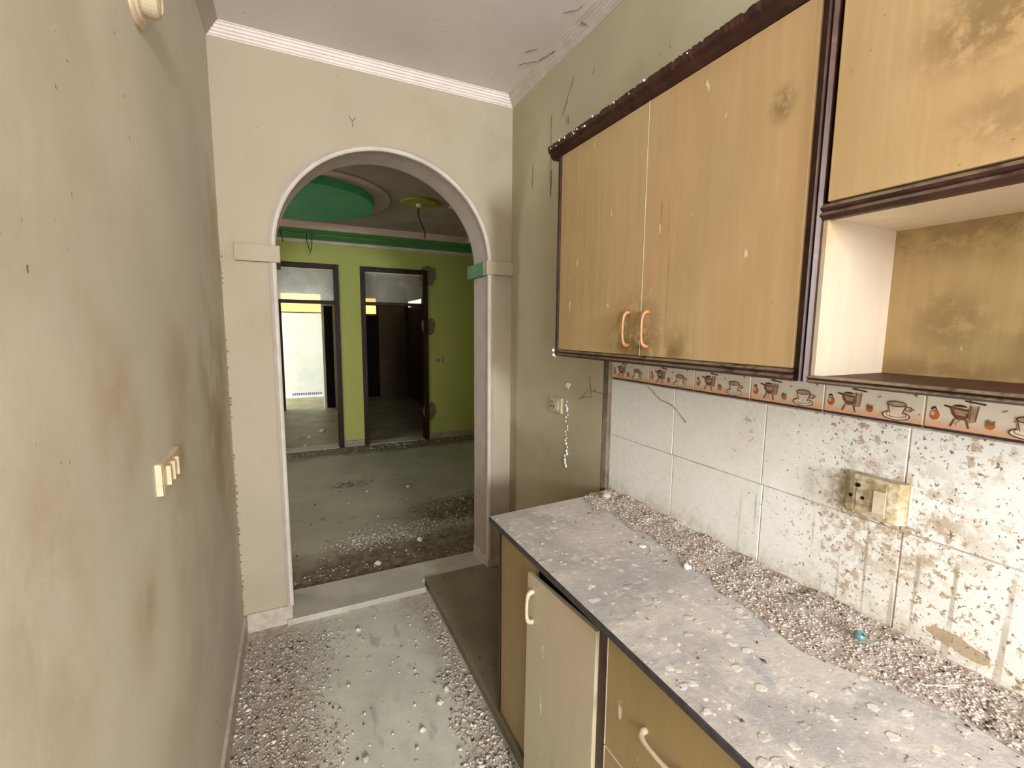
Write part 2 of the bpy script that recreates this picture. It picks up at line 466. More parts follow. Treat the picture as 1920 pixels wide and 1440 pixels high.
# ------------------------------------------------------------------ mesh helpers
class MB:
    def __init__(self):
        self.v, self.f, self.mi, self.mats = [], [], [], []

    def m(self, mat):
        mat = M[mat] if isinstance(mat, str) else mat
        if mat not in self.mats:
            self.mats.append(mat)
        return self.mats.index(mat)

    def add(self, verts, faces, mat):
        b = len(self.v)
        k = self.m(mat)
        self.v += [tuple(q) for q in verts]
        for f in faces:
            self.f.append([i + b for i in f])
            self.mi.append(k)
        return self

    def box(self, x0, x1, y0, y1, z0, z1, mat):
        x0, x1 = min(x0, x1), max(x0, x1)
        y0, y1 = min(y0, y1), max(y0, y1)
        z0, z1 = min(z0, z1), max(z0, z1)
        v = [(x0, y0, z0), (x1, y0, z0), (x1, y1, z0), (x0, y1, z0), (x0, y0, z1), (x1, y0, z1), (x1, y1, z1), (x0, y1, z1)]
        f = [(0, 3, 2, 1), (4, 5, 6, 7), (0, 1, 5, 4), (1, 2, 6, 5), (2, 3, 7, 6), (3, 0, 4, 7)]
        return self.add(v, f, mat)

    def prism(self, pts, axis, a, b, mat):
        """pts: 2-D polygon in the two other axes (in xyz order), extruded along axis from a to b"""
        def mk(p, t):
            q = list(p)
            q.insert(axis, t)
            return tuple(q)
        n = len(pts)
        v = [mk(p, a) for p in pts] + [mk(p, b) for p in pts]
        f = [tuple(range(n)), tuple(range(2 * n - 1, n - 1, -1))]
        f += [(i, i + n, (i + 1) % n + n, (i + 1) % n) for i in range(n)]
        return self.add(v, f, mat)

    def tube(self, path, r, mat, k=8, closed=False):
        path = [Vector(p) for p in path]
        n = len(path)
        rr = r if isinstance(r, (list, tuple)) else [r] * n
        vs = []
        u = None
        for i, p in enumerate(path):
            t = (path[min(i + 1, n - 1)] - path[max(i - 1, 0)]).normalized()
            if u is None:
                u = t.orthogonal().normalized()
            else:
                u = (u - t * u.dot(t)).normalized()
            w = t.cross(u)
            for j in range(k):
                a = 2 * math.pi * j / k
                vs.append(p + (u * math.cos(a) + w * math.sin(a)) * rr[i])
        f = []
        for i in range(n - 1):
            for j in range(k):
                f.append((i * k + j, i * k + (j + 1) % k, (i + 1) * k + (j + 1) % k, (i + 1) * k + j))
        f.append(tuple(range(k - 1, -1, -1)))
        f.append(tuple(range((n - 1) * k, n * k)))
        return self.add(vs, f, mat)

    def lathe(self, prof, origin, axis, mat, k=28):
        """prof: (radius, height) pairs along axis direction"""
        o = Vector(origin)
        ax = Vector(axis).normalized()
        u = ax.orthogonal().normalized()
        w = ax.cross(u)
        vs = []
        for r, h in prof:
            for j in range(k):
                a = 2 * math.pi * j / k
                vs.append(o + ax * h + (u * math.cos(a) + w * math.sin(a)) * r)
        f = []
        for i in range(len(prof) - 1):
            for j in range(k):
                f.append((i * k + j, i * k + (j + 1) % k, (i + 1) * k + (j + 1) % k, (i + 1) * k + j))
        f.append(tuple(range(k - 1, -1, -1)))
        f.append(tuple(range((len(prof) - 1) * k, len(prof) * k)))
        return self.add(vs, f, mat)

    def build(self, name, parent=None, bevel=0, smooth=False, loc=None, recalc=True):
        me = bpy.data.meshes.new(name)
        me.from_pydata(self.v, [], self.f)
        for m_ in self.mats:
            me.materials.append(m_)
        me.polygons.foreach_set('material_index', self.mi)
        if recalc:
            bm = bmesh.new()
            bm.from_mesh(me)
            bmesh.ops.recalc_face_normals(bm, faces=bm.faces)
            bm.to_mesh(me)
            bm.free()
        if smooth:
            me.polygons.foreach_set('use_smooth', [True] * len(me.polygons))
        me.update()
        o = bpy.data.objects.new(name, me)
        COL.objects.link(o)
        if loc:
            o.location = loc
        if parent:
            o.parent = parent
        if bevel:
            b = o.modifiers.new('bevel', 'BEVEL')
            b.width = bevel
            b.segments = 2
            b.limit_method = 'ANGLE'
        return o


def empty(name, loc=(0, 0, 0)):
    """an Empty at a thing's base; parts keep world coordinates through place()"""
    o = bpy.data.objects.new(name, None)
    o.location = loc
    o.empty_display_size = .05
    COL.objects.link(o)
    return o


def under(root, *parts):
    """parent parts built in world coordinates to an Empty standing at root.location"""
    for p in parts:
        p.parent = root
        p.matrix_parent_inverse = Matrix.Translation(-Vector(root.location))


def thing(o, label, cat, group=None):
    o['label'] = label
    o['category'] = cat
    if group:
        o['group'] = group
    return o


def struct(o, label, cat='room'):
    o['kind'] = 'structure'
    o['label'] = label
    o['category'] = cat
    return o


def stuff(o, label=None, cat=None):
    o['kind'] = 'stuff'
    if label:
        o['label'] = label
        o['category'] = cat
    return o


# ------------------------------------------------------------------ key dimensions (metres, z=0 kitchen floor)
XL, XR, XT = -.28, 1.232, 1.252
YA, YAB, YB = 2.564, 2.80, -4.0
ZC = 2.905
YG = 6.27
JL, JR = -.062, 1.088
CX, CZ = (JL + JR) / 2, 1.955
RX, RZ = (JR - JL) / 2, .55

# ------------------------------------------------------------------ kitchen shell
b = MB().box(XL - .2, XL, YB - .2, YA + .1, -.1, 3.1, 'left')
wl = struct(b.build('wall_left'), 'grey-beige painted kitchen wall with brown smears', 'wall')

b = MB()
b.box(XR, 1.45, 1.62, YA + .1, -.1, 3.1, 'right')
b.box(XR, 1.45, YB - .2, 1.62, 2.20, 3.1, 'right')
b.box(1.2555, 1.45, YB - .2, 1.62, -.1, 2.20, 'grout')
wr = struct(b.build('wall_right'), 'olive-beige kitchen wall with a tiled splashback', 'wall')
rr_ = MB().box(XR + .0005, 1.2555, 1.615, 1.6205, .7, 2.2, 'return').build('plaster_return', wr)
rr_['label'] = 'dark plaster edge beside the tiles'

# arch wall: piers, and the head cut by a half ellipse
b = MB()
NA = 40
arc = [(CX - RX * math.cos(math.pi * i / NA), CZ + RZ * math.sin(math.pi * i / NA)) for i in range(NA + 1)]
b.box(XL - .2, JL, YA, YAB, -.1, CZ, 'arch')
b.box(JR, 1.45, YA, YAB, -.1, CZ, 'arch')
for i in range(NA):
    (xa, za), (xb, zb) = arc[i], arc[i + 1]
    b.prism([(xa, za), (xb, zb), (xb, 3.1), (xa, 3.1)], 1, YA, YAB, 'arch')
b.box(XL - .2, JL, YA, YAB, CZ, 3.1, 'arch')
b.box(JR, 1.45, YA, YAB, CZ, 3.1, 'arch')
wa = struct(b.build('wall_front'), 'cream kitchen end wall with a wide round arch', 'wall')

# closed rear wall, with an opaque framed panel added behind the lamps
b = MB()
b.box(XL - .2, 1.45, YB - .2, YB, -.1, 3.1, 'arch')
struct(b.build('wall_back'), 'closed kitchen wall behind the viewer with an added panel', 'wall')
b = MB()
for x0, x1 in ((-.25, -.20), (.80, .85)):
    b.box(x0, x1, YB, YB + .05, 0, 2.50, 'frame')
b.box(-.20, .80, YB, YB + .05, 2.45, 2.50, 'frame')
b.box(-.20, .80, YB, YB + .012, 0, 2.45, 'white')
struct(b.build('rear_panel'), 'added blank white panel with brown frame behind the viewer', 'window')

b = MB().box(XL, XL + .012, -1.50, -.60, 1.05, 2.15, 'white')  # opaque framed panel added behind the side fill lamp
b.box(XL, XL + .02, -1.54, -1.50, 1.01, 2.19, 'frame').box(XL, XL + .02, -.60, -.56, 1.01, 2.19, 'frame').box(XL, XL + .02, -1.50, -.60, 1.01, 1.05, 'frame').box(XL, XL + .02, -1.50, -.60, 2.15, 2.19, 'frame')
struct(b.build('side_wall_panel'), 'added blank white panel with a frame on the side wall behind the viewer', 'window')
struct(MB().box(XL - .2, 1.45, YB - .2, YAB, ZC, 3.1, 'ceil').build('ceiling'), 'off-white kitchen ceiling with soot marks', 'ceiling')
struct(MB().box(XL - .2, 1.45, YB - 1.6, YA + .1, -.12, 0, 'floor').build('floor'), 'grey kitchen floor with dirt swept to both sides', 'floor')
# threshold and plinth
b = MB().prism([(JL - .02, 2.532), (.668, 2.532), (.668, 2.622), (JR + .06, 2.622), (JR + .06, 2.835), (JL - .02, 2.835)], 2, -.05, .03, 'slab')
struct(b.build('trim_1', bevel=.004), 'grey stone threshold slab under the arch', 'threshold')
b = MB().prism([(.672, -1.2), (1.24, -1.2), (1.24, 2.612), (.680, 2.612)], 2, -.05, .05, 'plinth')
struct(b.build('trim_2', bevel=.005), 'low grey stone plinth below the base cabinets', 'plinth')

# crown mouldings: ribbed cove, mitred at the corners
def crown_profile():
    return [(0, .048), (.004, .048), (.006, .044), (.012, .042), (.016, .034), (.022, .032), (.026, .024), (.032, .022), (.036, .013), (.042, .011), (.046, .004), (.052, .003), (.054, 0), (.056, -.002), (0, -.002)]


def sweep(prof, stations, mat):
    """stations: list of functions (d, h) -> point"""
    b = MB()
    n = len(prof)
    vs, f = [], []
    for st in stations:
        vs += [st(d, h) for d, h in prof]
    for i in range(len(stations) - 1):
        for j in range(n):
            f.append((i * n + j, i * n + (j + 1) % n, (i + 1) * n + (j + 1) % n, (i + 1) * n + j))
    f.append(tuple(range(n)))
    f.append(tuple(range((len(stations) - 1) * n, len(stations) * n)))
    return b.add(vs, f, mat)


cp = crown_profile()
struct(sweep(cp, [lambda d, h: (XL + d, YA - d, ZC - h), lambda d, h: (XR - d, YA - d, ZC - h)], 'crown').build('trim_3'),
       'ribbed white plaster cornice above the arch', 'moulding')
struct(sweep(cp, [lambda d, h: (XR - d, YA - d, ZC - h), lambda d, h: (XR - d, YB, ZC - h)], 'crown_r').build('trim_4'),
       'dusty plaster cornice above the wall cabinets', 'moulding')
struct(sweep(cp, [lambda d, h: (XL + d, YB, ZC - h), lambda d, h: (XL + d, YA - d, ZC - h)], 'lining').build('trim_5'),
       'plaster cornice above the smeared grey wall', 'moulding')

# fluted lining of the arch: section in (depth y, thickness inwards) swept up, round and down
def lining_profile():
    p = [(YA - .014, -.016), (YA - .016, .000), (YA - .012, .008), (YA - .004, .012), (YA + .010, .012), (YA + .014, .006)]
    yv = YA + .022
    while yv < YAB - .02:
        p += [(yv, .006), (yv + .008, .010), (yv + .016, .006)]
        yv += .021
    p += [(YAB + .008, .006), (YAB + .008, -.016), (YA + .05, -.004), (YA - .002, -.016)]
    return p


lp = lining_profile()
st = []
for zz in np.linspace(.10, CZ, 6)[:-1]:
    st.append(lambda y_, t, zz=zz: (JL + t, y_, zz))
for i in range(NA + 1):
    a = math.pi * i / NA
    st.append(lambda y_, t, a=a: (CX - (RX - t) * math.cos(a), y_, CZ + (RZ - t) * math.sin(a)))
for zz in np.linspace(CZ, .10, 6)[1:]:
    st.append(lambda y_, t, zz=zz: (JR - t, y_, zz))
struct(sweep(lp, st, 'lining').build('trim_6'), 'grey fluted plaster lining running round the arch', 'moulding')

bp_ = [(YA - .018, -.002), (YA - .019, .008), (YA - .014, .0145), (YA - .004, .0155), (YA + .006, .0145), (YA + .008, .010), (YA, .004)]
bead = sweep(bp_, st, 'crown_r').build('bead', bpy.data.objects['trim_6'])
bead['label'] = 'pale bead along the front edge of the arch'

# imposts at the spring of the arch
b = MB().box(-.222, JL + .034, YA - .030, YA + .012, 1.885, 1.965, 'arch')
cl = b.build('trim_7', bevel=.004)
struct(cl, 'cream plaster impost block left of the arch', 'moulding')
MB().box(JL - .01, JL + .030, YA + .012, YAB + .05, 1.885, 1.962, 'teal2' if 'teal2' in M else 'teal').build('green_return', cl, bevel=.004)
b = MB().box(JR - .030, XR - .0, YA - .030, YA + .012, 1.893, 1.973, 'arch')
cr_ = b.build('trim_8', bevel=.004)
struct(cr_, 'cream plaster impost block right of the arch', 'moulding')
MB().box(JR - .036, JR + .01, YA + .012, YAB + .05, 1.890, 1.972, 'teal2').build('green_return', cr_, bevel=.004)

# skirtings
struct(MB().box(XL, XL + .014, YB, YA - .012, 0, .098, 'skirt').build('baseboard_left', bevel=.002), 'stone skirting at the foot of the smeared wall', 'skirting')
b = MB().box(XL + .014, JL + .008, YA - .014, YA + .01, 0, .100, 'skirt').box(JL - .005, JL + .008, YA + .01, YAB + .005, .03, .104, 'skirt')
struct(b.build('baseboard_front', bevel=.002), 'stone skirting round the foot of the left arch pier', 'skirting')
b = MB().box(JR - .014, JR + .01, YA - .014, YAB + .005, .03, .105, 'skirt').box(JR + .01, XR, YA - .014, YA + .01, .05, .105, 'skirt')
struct(b.build('baseboard_arch', bevel=.002), 'stone skirting round the foot of the right arch pier', 'skirting')

# ------------------------------------------------------------------ tiles on the right wall
yj = [1.585, 1.2194, .8623, .5148, .165, -.187, -.54]
GP = .0016
tile_mesh = {}


def tile(w, h, mat, name):
    key = (round(w, 3), round(h, 3), mat)
    if key not in tile_mesh:
        b = MB()
        e = .0012
        x0, x1, x2 = 0, .0012, .0095
        y0, y1, z0, z1 = 0, -w, 0, h
        v = [(x0, y0 - e, z0 + e), (x0, y1 + e, z0 + e), (x0, y1 + e, z1 - e), (x0, y0 - e, z1 - e),
             (x1, y0, z0), (x1, y1, z0), (x1, y1, z1), (x1, y0, z1), (x2, y0, z0), (x2, y1, z0), (x2, y1, z1), (x2, y0, z1)]
        f = [(0, 1, 2, 3)] + [(i, i + 4, (i + 1) % 4 + 4, (i + 1) % 4) for i in range(4)] + [(i + 4, i + 8, (i + 1) % 4 + 8, (i + 1) % 4 + 4) for i in range(4)]
        b.add(v, f, mat)
        o = b.build(name, wr)
        tile_mesh[key] = o.data
        return o
    o = bpy.data.objects.new(name, tile_mesh[key])
    COL.objects.link(o)
    o.parent = wr
    return o


for row, (z0, z1, off) in enumerate(((.8695, 1.1167, -.006), (1.1167, 1.3625, .0))):
    for i in range(6):
        ya = yj[i] + (off if i else 0)
        yb = yj[i + 1] + off
        t = tile(ya - yb - 2 * GP, z1 - z0 - 2 * GP, 'tile', 'tile')
        t.location = (XT + random.uniform(-.0006, .0006), ya - GP, z0 + GP)

# border tiles with a printed kitchen motif
TW, TH = .2135, .100


def motif(parent):
    b = MB()
    lay = [0]

    def P2(u, v):
        return (-.0002 - lay[0] * .00012, -u * TW, v * TH)

    def poly(pts, mat):
        lay[0] += 1
        b.add([P2(*p) for p in pts], [tuple(range(len(pts)))], mat)

    def ell(cu_, cv, ru, rv, mat, k=18, a0=0, a1=360):
        poly([(cu_ + ru * math.cos(math.radians(a0 + (a1 - a0) * i / k)), cv + rv * math.sin(math.radians(a0 + (a1 - a0) * i / k))) for i in range(k if a1 - a0 == 360 else k + 1)], mat)

    def ring(cu_, cv, ru, rv, t, mat, k=22):
        lay[0] += 1
        vs, f = [], []
        for i in range(k):
            a = 2 * math.pi * i / k
            vs.append(P2(cu_ + ru * math.cos(a), cv + rv * math.sin(a)))
            vs.append(P2(cu_ + (ru - t) * math.cos(a), cv + (rv - t * 2.1) * math.sin(a)))
        for i in range(k):
            j = (i + 1) % k
            f.append((2 * i, 2 * j, 2 * j + 1, 2 * i + 1))
        b.add(vs, f, mat)

    def line(p, q, w, mat):
        dx, dy = q[0] - p[0], (q[1] - p[1]) * TH / TW
        L = math.hypot(dx, dy)
        nx, ny = -dy / L * w / 2, dx / L * w / 2 * TW / TH
        poly([(p[0] + nx, p[1] + ny), (q[0] + nx, q[1] + ny), (q[0] - nx, q[1] - ny), (p[0] - nx, p[1] - ny)], mat)

    # orange with leaf
    ell(.075, .33, .042, .115, 'print_orange')
    ell(.06, .36, .018, .05, 'print_peach')
    poly([(.04, .43), (.075, .47), (.10, .42), (.08, .52), (.05, .50)], 'print_dark')
    # chafing pan on a stand with a ladle standing in a jar
    poly([(.185, .56), (.36, .52), (.345, .38), (.31, .29), (.245, .29), (.205, .40)], 'print_rust')
    poly([(.22, .50), (.33, .48), (.31, .38), (.24, .39)], 'print_tan')
    line((.145, .56), (.20, .535), .018, 'print_dark')
    ell(.265, .56, .055, .05, 'print_dark', 14, 0, 180)
    line((.235, .30), (.205, .13), .016, 'print_rust')
    line((.27, .29), (.265, .17), .016, 'print_tan')
    line((.32, .30), (.345, .13), .016, 'print_rust')
    poly([(.335, .60), (.405, .58), (.395, .28), (.335, .24)], 'print_tan')
    line((.345, .62), (.345, .30), .008, 'print_rust')
    line((.40, .62), (.385, .30), .008, 'print_rust')
    line((.30, .70), (.45, .66), .016, 'print_dark')
    line((.345, .66), (.315, .88), .020, 'print_rust')
    ell(.325, .86, .026, .05, 'print_rust')
    ell(.27, .20, .020, .05, 'print_peach')
    # strawberry
    ell(.495, .26, .034, .085, 'print_orange')
    poly([(.455, .33), (.48, .38), (.50, .32), (.53, .37), (.515, .28), (.475, .26)], 'print_olive')
    # cup and saucer
    ell(.745, .19, .125, .105, 'print_cream')
    ring(.745, .19, .128, .110, .010, 'print_dark')
    ring(.745, .22, .095, .075, .007, 'print_rust')
    poly([(.66, .46), (.83, .46), (.815, .28), (.775, .19), (.71, .19), (.675, .28)], 'print_cream')
    line((.665, .44), (.69, .24), .009, 'print_rust')
    line((.83, .44), (.80, .24), .012, 'print_rust')
    ell(.745, .46, .085, .060, 'print_tan')
    ring(.745, .46, .090, .070, .010, 'print_dark')
    ring(.855, .37, .035, .060, .010, 'print_rust')
    line((.86, .36), (.905, .38), .014, 'print_orange')
    # leaf in the corner
    poly([(.82, .84), (.925, .86), (.915, .66)], 'print_olive')
    poly([(.845, .81), (.905, .82), (.90, .72)], 'print_tan')
    line((.57, .56), (.60, .60), .01, 'print_olive')
    o = b.build('printed_motif', parent, recalc=False)
    return o


ydec = [1.585, 1.3589, 1.1361 - .001, .9191, .706, .4946, .281, .0675, -.146, -.36]
mot = None
for i in range(9):
    ya, yb = ydec[i], ydec[i + 1]
    t = tile(ya - yb - 2 * GP, TH - GP, 'border', 'border_tile')
    t.location = (XT, ya - GP, 1.364)
    if mot is None:
        mot = motif(t)
    else:
        o = mot.copy()
        COL.objects.link(o)
        o.parent = t

# ------------------------------------------------------------------ worktop
b = MB().prism([(.6527, -1.2), (XT - .002, -1.2), (XT - .002, 1.575), (.6527, 1.541)], 2, .840, .860, 'granite_edge')
wt = b.build('worktop', bevel=.003)
b = MB().prism([(.656, -1.19), (XT - .002, -1.19), (XT - .002, 1.572), (.656, 1.538)], 2, .8595, .8606, 'granite')
top = b.build('dusty_surface', wt)
top['label'] = 'top face under dust and dried droppings'
thing(wt, 'long grey granite worktop covered in dust and bird droppings', 'worktop')


# ------------------------------------------------------------------ handles
def d_handle(c, along, outv, L, h, mat, parent, name='handle', r=.0055):
    """bow handle: feet on the face at c +- L/2 along, standing h proud along outv"""
    c, a, o = Vector(c), Vector(along).normalized(), Vector(outv).normalized()
    prof = [(-.5, 0), (-.5, .35), (-.47, .62), (-.42, .82), (-.30, .95), (-.15, 1), (0, 1.0), (.15, 1), (.30, .95), (.42, .82), (.47, .62), (.5, .35), (.5, 0)]
    path = [c + a * (t * L) + o * (s * h) for t, s in prof]
    rad = [r * 1.5, r * 1.5, r * 1.4, r * 1.25, r, r * .9, r * .9, r * .9, r, r * 1.25, r * 1.4, r * 1.5, r * 1.5]
    return MB().tube(path, rad, mat, 10).build(name, parent, smooth=True)


# ------------------------------------------------------------------ wall cabinets
XF = .98
def reeded(b, axis, a0, a1, lo, hi, x, mat, d=.020):
    """moulding with two reeds: axis 2 = upright (lo..hi is y), axis 1 = rail (lo..hi is z)"""
    w = hi - lo
    prof = [(x + d, lo), (x + .004, lo), (x, lo + .12 * w), (x - .004, lo + .26 * w), (x - .001, lo + .42 * w), (x + .003, lo + .5 * w), (x - .001, lo + .58 * w), (x - .004, lo + .74 * w), (x, lo + .88 * w), (x + .004, hi), (x + d, hi)]
    b.prism(prof, axis, a0, a1, mat)
    return b


wc = empty('wall_cabinet', (1.10, 1.10, 1.466))
parts = []
b = MB()
b.box(XF + .022, 1.232, 1.600, 1.617, 1.470, 2.262, 'wood')          # far side
b.box(XF + .022, 1.250, .592, .604, 1.470, 2.262, 'wood')            # inner partition
b.box(XF + .022, 1.250, .604, 1.600, 1.466, 1.484, 'wood')           # bottom
b.box(XF + .022, 1.232, .604, 1.600, 2.244, 2.262, 'wood')           # top
parts.append(b.build('carcass'))
b = MB()
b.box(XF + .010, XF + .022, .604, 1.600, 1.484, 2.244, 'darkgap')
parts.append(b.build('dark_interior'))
b = reeded(MB(), 2, 1.468, 2.262, 1.592, 1.617, XF, 'wood')
parts.append(b.build('stile'))
b = reeded(MB(), 2, 1.468, 2.262, .589, .609, XF - .004, 'wood', .028)
b.box(XF + .006, XF + .022, .609, .6235, 1.468, 2.262, 'wood')
parts.append(b.build('stile'))
b = reeded(MB(), 1, .620, 1.592, 1.466, 1.493, XF, 'wood')
parts.append(b.build('rail'))
def chipped_cornice(y0, y1):
    k = int((y1 - y0) / .006)
    sts = []
    for q in range(k + 1):
        yy = y0 + (y1 - y0) * q / k
        c1 = random.choice([0, 0, .001, .002, .004, .007]) * random.random()
        c2 = random.choice([0, 0, .001, .003]) * random.random()
        prof_ = [(XF + .022, 2.243), (XF - .002, 2.243), (XF - .012, 2.251), (XF - .018, 2.262), (XF - .030 + c2, 2.270), (XF - .032 + c2, 2.288 - c1), (XF + .022, 2.289 - c1)]
        sts.append((yy, prof_))
    b = MB()
    vs = [(x, yy, z) for yy, pr in sts for x, z in pr]
    f = []
    m_ = 7
    for q in range(k):
        for w in range(m_):
            f.append((q * m_ + w, q * m_ + (w + 1) % m_, (q + 1) * m_ + (w + 1) % m_, (q + 1) * m_ + w))
    f += [tuple(range(m_)), tuple(range(k * m_, k * m_ + m_))]
    return b.add(vs, f, 'wood')


b = chipped_cornice(.60, 1.655)
cr0 = b.build('cornice')
cr0['label'] = 'chipped dark brown top moulding'
parts.append(cr0)
for (ya, yb, hy) in ((1.111, 1.590, 1.163), (.624, 1.1085, 1.076)):
    d = MB().box(XF - .001, XF + .010, ya, yb, 1.4945, 2.2415, 'lam').build('door', bevel=.0015)
    parts.append(d)
    if ya < 1:  # pale strip paints the highlight along this door's edge
        ed = MB().box(XF - .0016, XF + .0095, yb, yb + .0014, 1.4945, 2.2415, 'edge').build('edging', d)
        ed['label'] = 'pale painted highlight on the door edge'
    hd = d_handle((XF - .001, hy, 1.577), (0, 0, 1), (-1, 0, 0), .104, .026, 'copper', d, r=.0043)
    hd['label'] = 'copper-coloured bow handle'
under(wc, *parts)
thing(wc, 'two-door wall cabinet, dark brown frame and beige doors with copper handles', 'cabinet')

oc = empty('shelf_cabinet', (1.10, .25, 1.466))
parts = []
YE = -.42
b = MB().box(XF + .006, 1.2505, .5795, .588, 1.4705, 1.806, 'niche')
sp_ = b.build('side_panel')
sp_['label'] = 'cream inner side of the open shelf'
parts.append(sp_)
b = MB().box(XF + .024, 1.2505, YE, .5795, 1.800, 1.812, 'ntop')
parts.append(b.build('shelf_ceiling'))
b = MB().box(1.2435, 1.2515, YE, .5795, 1.480, 1.800, 'nback')
bp = b.build('back_panel')
bp['label'] = 'brown-stained back of the open shelf'
parts.append(bp)
b = MB().box(XF + .006, 1.2515, YE, .588, 1.4665, 1.480, 'shelfwood')
parts.append(b.build('bottom_shelf'))
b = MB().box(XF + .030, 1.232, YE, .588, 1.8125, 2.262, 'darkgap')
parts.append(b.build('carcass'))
b = reeded(MB(), 1, YE, .588, 1.4655, 1.4825, XF, 'wood', .008)
parts.append(b.build('rail'))
b = reeded(MB(), 1, YE, .588, 1.798, 1.829, XF - .001, 'wood')
parts.append(b.build('rail'))
b = chipped_cornice(YE, .5995)
parts.append(b.build('cornice'))
for ya, yb in ((.085, .580), (YE + .005, .082)):
    d = MB().box(XF - .001, XF + .018, ya, yb, 1.832, 2.2415, 'lam').build('door', bevel=.0015)
    parts.append(d)
under(oc, *parts)
thing(oc, 'wall cabinet with an open stained shelf below its beige door', 'cabinet')

# ------------------------------------------------------------------ base cabinets
XB = .690
bc = empty('base_cabinet', (.95, 1.20, .05))
parts = []
b = MB().box(XB + .012, 1.235, 1.500, 1.515, .05, .838, 'wood')
b.box(XB + .30, 1.235, .885, 1.500, .05, .065, 'wood')
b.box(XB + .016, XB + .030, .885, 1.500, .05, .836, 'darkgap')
parts.append(b.build('carcass'))
parts.append(MB().box(XB - .004, XB + .012, 1.502, 1.516, .05, .838, 'wood').build('stile', bevel=.002))
b = MB().box(XB - .003, XB + .014, .852, .884, .05, .838, 'wood')
parts.append(b.build('stile', bevel=.003))
p = MB().box(XB, XB + .014, 1.232, 1.501, .055, .834, 'lamb').build('fixed_panel', bevel=.001)
parts.append(p)
# the door that hangs ajar, hinged beside the dark stile
dm = MB().box(-.016, 0, 0, .335, .035, .797, 'lamb2')
d = dm.build('door', bevel=.0015)
d['label'] = 'paler door hanging slightly open'
d.location = (XB - .004, .886, 0)
d.rotation_euler = (0, math.radians(.6), math.radians(4.2))
hd = d_handle((-.016, .300, .700), (0, 0, 1), (-1, 0, 0), .100, .024, 'beige_plastic', d)
parts_ = [d]
under(bc, *parts)
d.parent = bc
d.matrix_parent_inverse = Matrix.Translation(-Vector(bc.location))
thing(bc, 'base cabinet with a fixed panel and a beige door hanging ajar', 'cabinet')

dc = empty('drawer_cabinet', (.95, .45, .05))
parts = []
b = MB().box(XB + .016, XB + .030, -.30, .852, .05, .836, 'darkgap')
b.box(XB + .30, 1.235, -.30, .852, .05, .065, 'wood')
parts.append(b.build('carcass'))
for ya, yb in ((.300, .8505), (-.29, .262)):
    for z0, z1, hz in ((.503, .815, .668), (.265, .498, .39), (.056, .260, .16)):
        dr = MB().box(XB, XB + .014, ya, yb, z0, z1, 'lamb').build('drawer', bevel=.001)
        ed = MB().box(XB - .0012, XB + .0142, yb, yb + .0016, z0, z1, 'edge').box(XB - .0012, XB + .0142, ya, yb, z1, z1 + .0025, 'edge').build('edging', dr)
        ed['label'] = 'pale bare edge of the board'
        yc_ = .65 if ya > .2 else .0
        d_handle((XB, yc_, hz), (0, 1, 0), (-1, 0, 0), .115, .027, 'beige_plastic', dr)
        parts.append(dr)
parts.append(MB().box(XB - .003, XB + .014, .264, .298, .05, .838, 'wood').build('stile', bevel=.003))
under(dc, *parts)
thing(dc, 'drawer base cabinet with brown-beige fronts under the worktop', 'cabinet')

# ------------------------------------------------------------------ electrical fittings
# socket on the tiles
so = empty('power_socket', (XT, .566, 1.18))
y0, y1, z0, z1 = .633, .500, 1.133, 1.232
n = NT('dirty_beige_plastic')
c = n.mix(n.step(n.noise(45, 6, .7), .38, .62), (.34, .25, .12), (.62, .54, .39))
M['dirty'] = n.out(c, .5, .4)
b = MB().prism([(XT - .026, y1 + .012), (XT - .030, y1 + .030), (XT - .030, y0 - .030), (XT - .024, y0 - .012), (XT - .006, y0), (XT + .001, y0), (XT + .001, y1), (XT - .008, y1)], 2, z0, z1, 'dirty')
pl = b.build('plate', bevel=.003)
parts = [pl]
M['rocker'] = plain('worn_grey_rocker', (.45, .39, .28), .45, .4, .2, 40)
MB().box(XT - .0325, XT - .028, y0 - .038, y1 + .034, z0 + .012, z1 - .012, 'dirty').build('inset', pl, bevel=.001)
for yy, zz, r in ((.592, 1.207, .0052), (.606, 1.178, .0042), (.580, 1.178, .0042)):
    MB().lathe([(r, 0), (r, .0012)], (XT - .0325, yy, zz), (-1, 0, 0), 'darkgap', 12).build('pin_hole', pl)
rk = MB().prism([(XT - .0325, .5325), (XT - .0325, .556), (XT - .040, .556), (XT - .0355, .5325)], 2, 1.152, 1.206, 'rocker').build('rocker', pl, bevel=.001)
rk['label'] = 'pale rocker of the socket'
b = MB().box(XT - .0085, XT + .0005, y1 - .002, y1, z0 + .004, z1 - .004, 'ivory')
parts.append(b.build('rim'))
under(so, *parts)
thing(so, 'grimy beige power socket with rocker on the spattered tiles', 'socket')

# small socket on the olive wall
ss = empty('wall_socket', (XR, 2.003, 1.186))
y0, y1, z0, z1 = 2.060, 1.945, 1.146, 1.226
pl = MB().box(XR - .012, XR + .001, y1, y0, z0, z1, 'ivory2').build('plate', bevel=.003)
inn = MB().box(XR - .0145, XR - .011, y1 + .018, y0 - .018, z0 + .013, z1 - .013, 'beige_plastic').build('inset', pl, bevel=.001)
for yy, zz in ((2.028, 1.200), (2.032, 1.178), (2.012, 1.176)):
    MB().lathe([(.004, 0), (.004, .0015)], (XR - .0145, yy, zz), (-1, 0, 0), 'darkgap', 10).build('pin_hole', pl)
MB().prism([(XR - .0145, 1.968), (XR - .0145, 1.990), (XR - .021, 1.990), (XR - .017, 1.968)], 2, 1.165, 1.207, 'ivory2').build('rocker', pl)
under(ss, pl)
thing(ss, 'small ivory socket with switch on the olive-beige wall', 'socket')

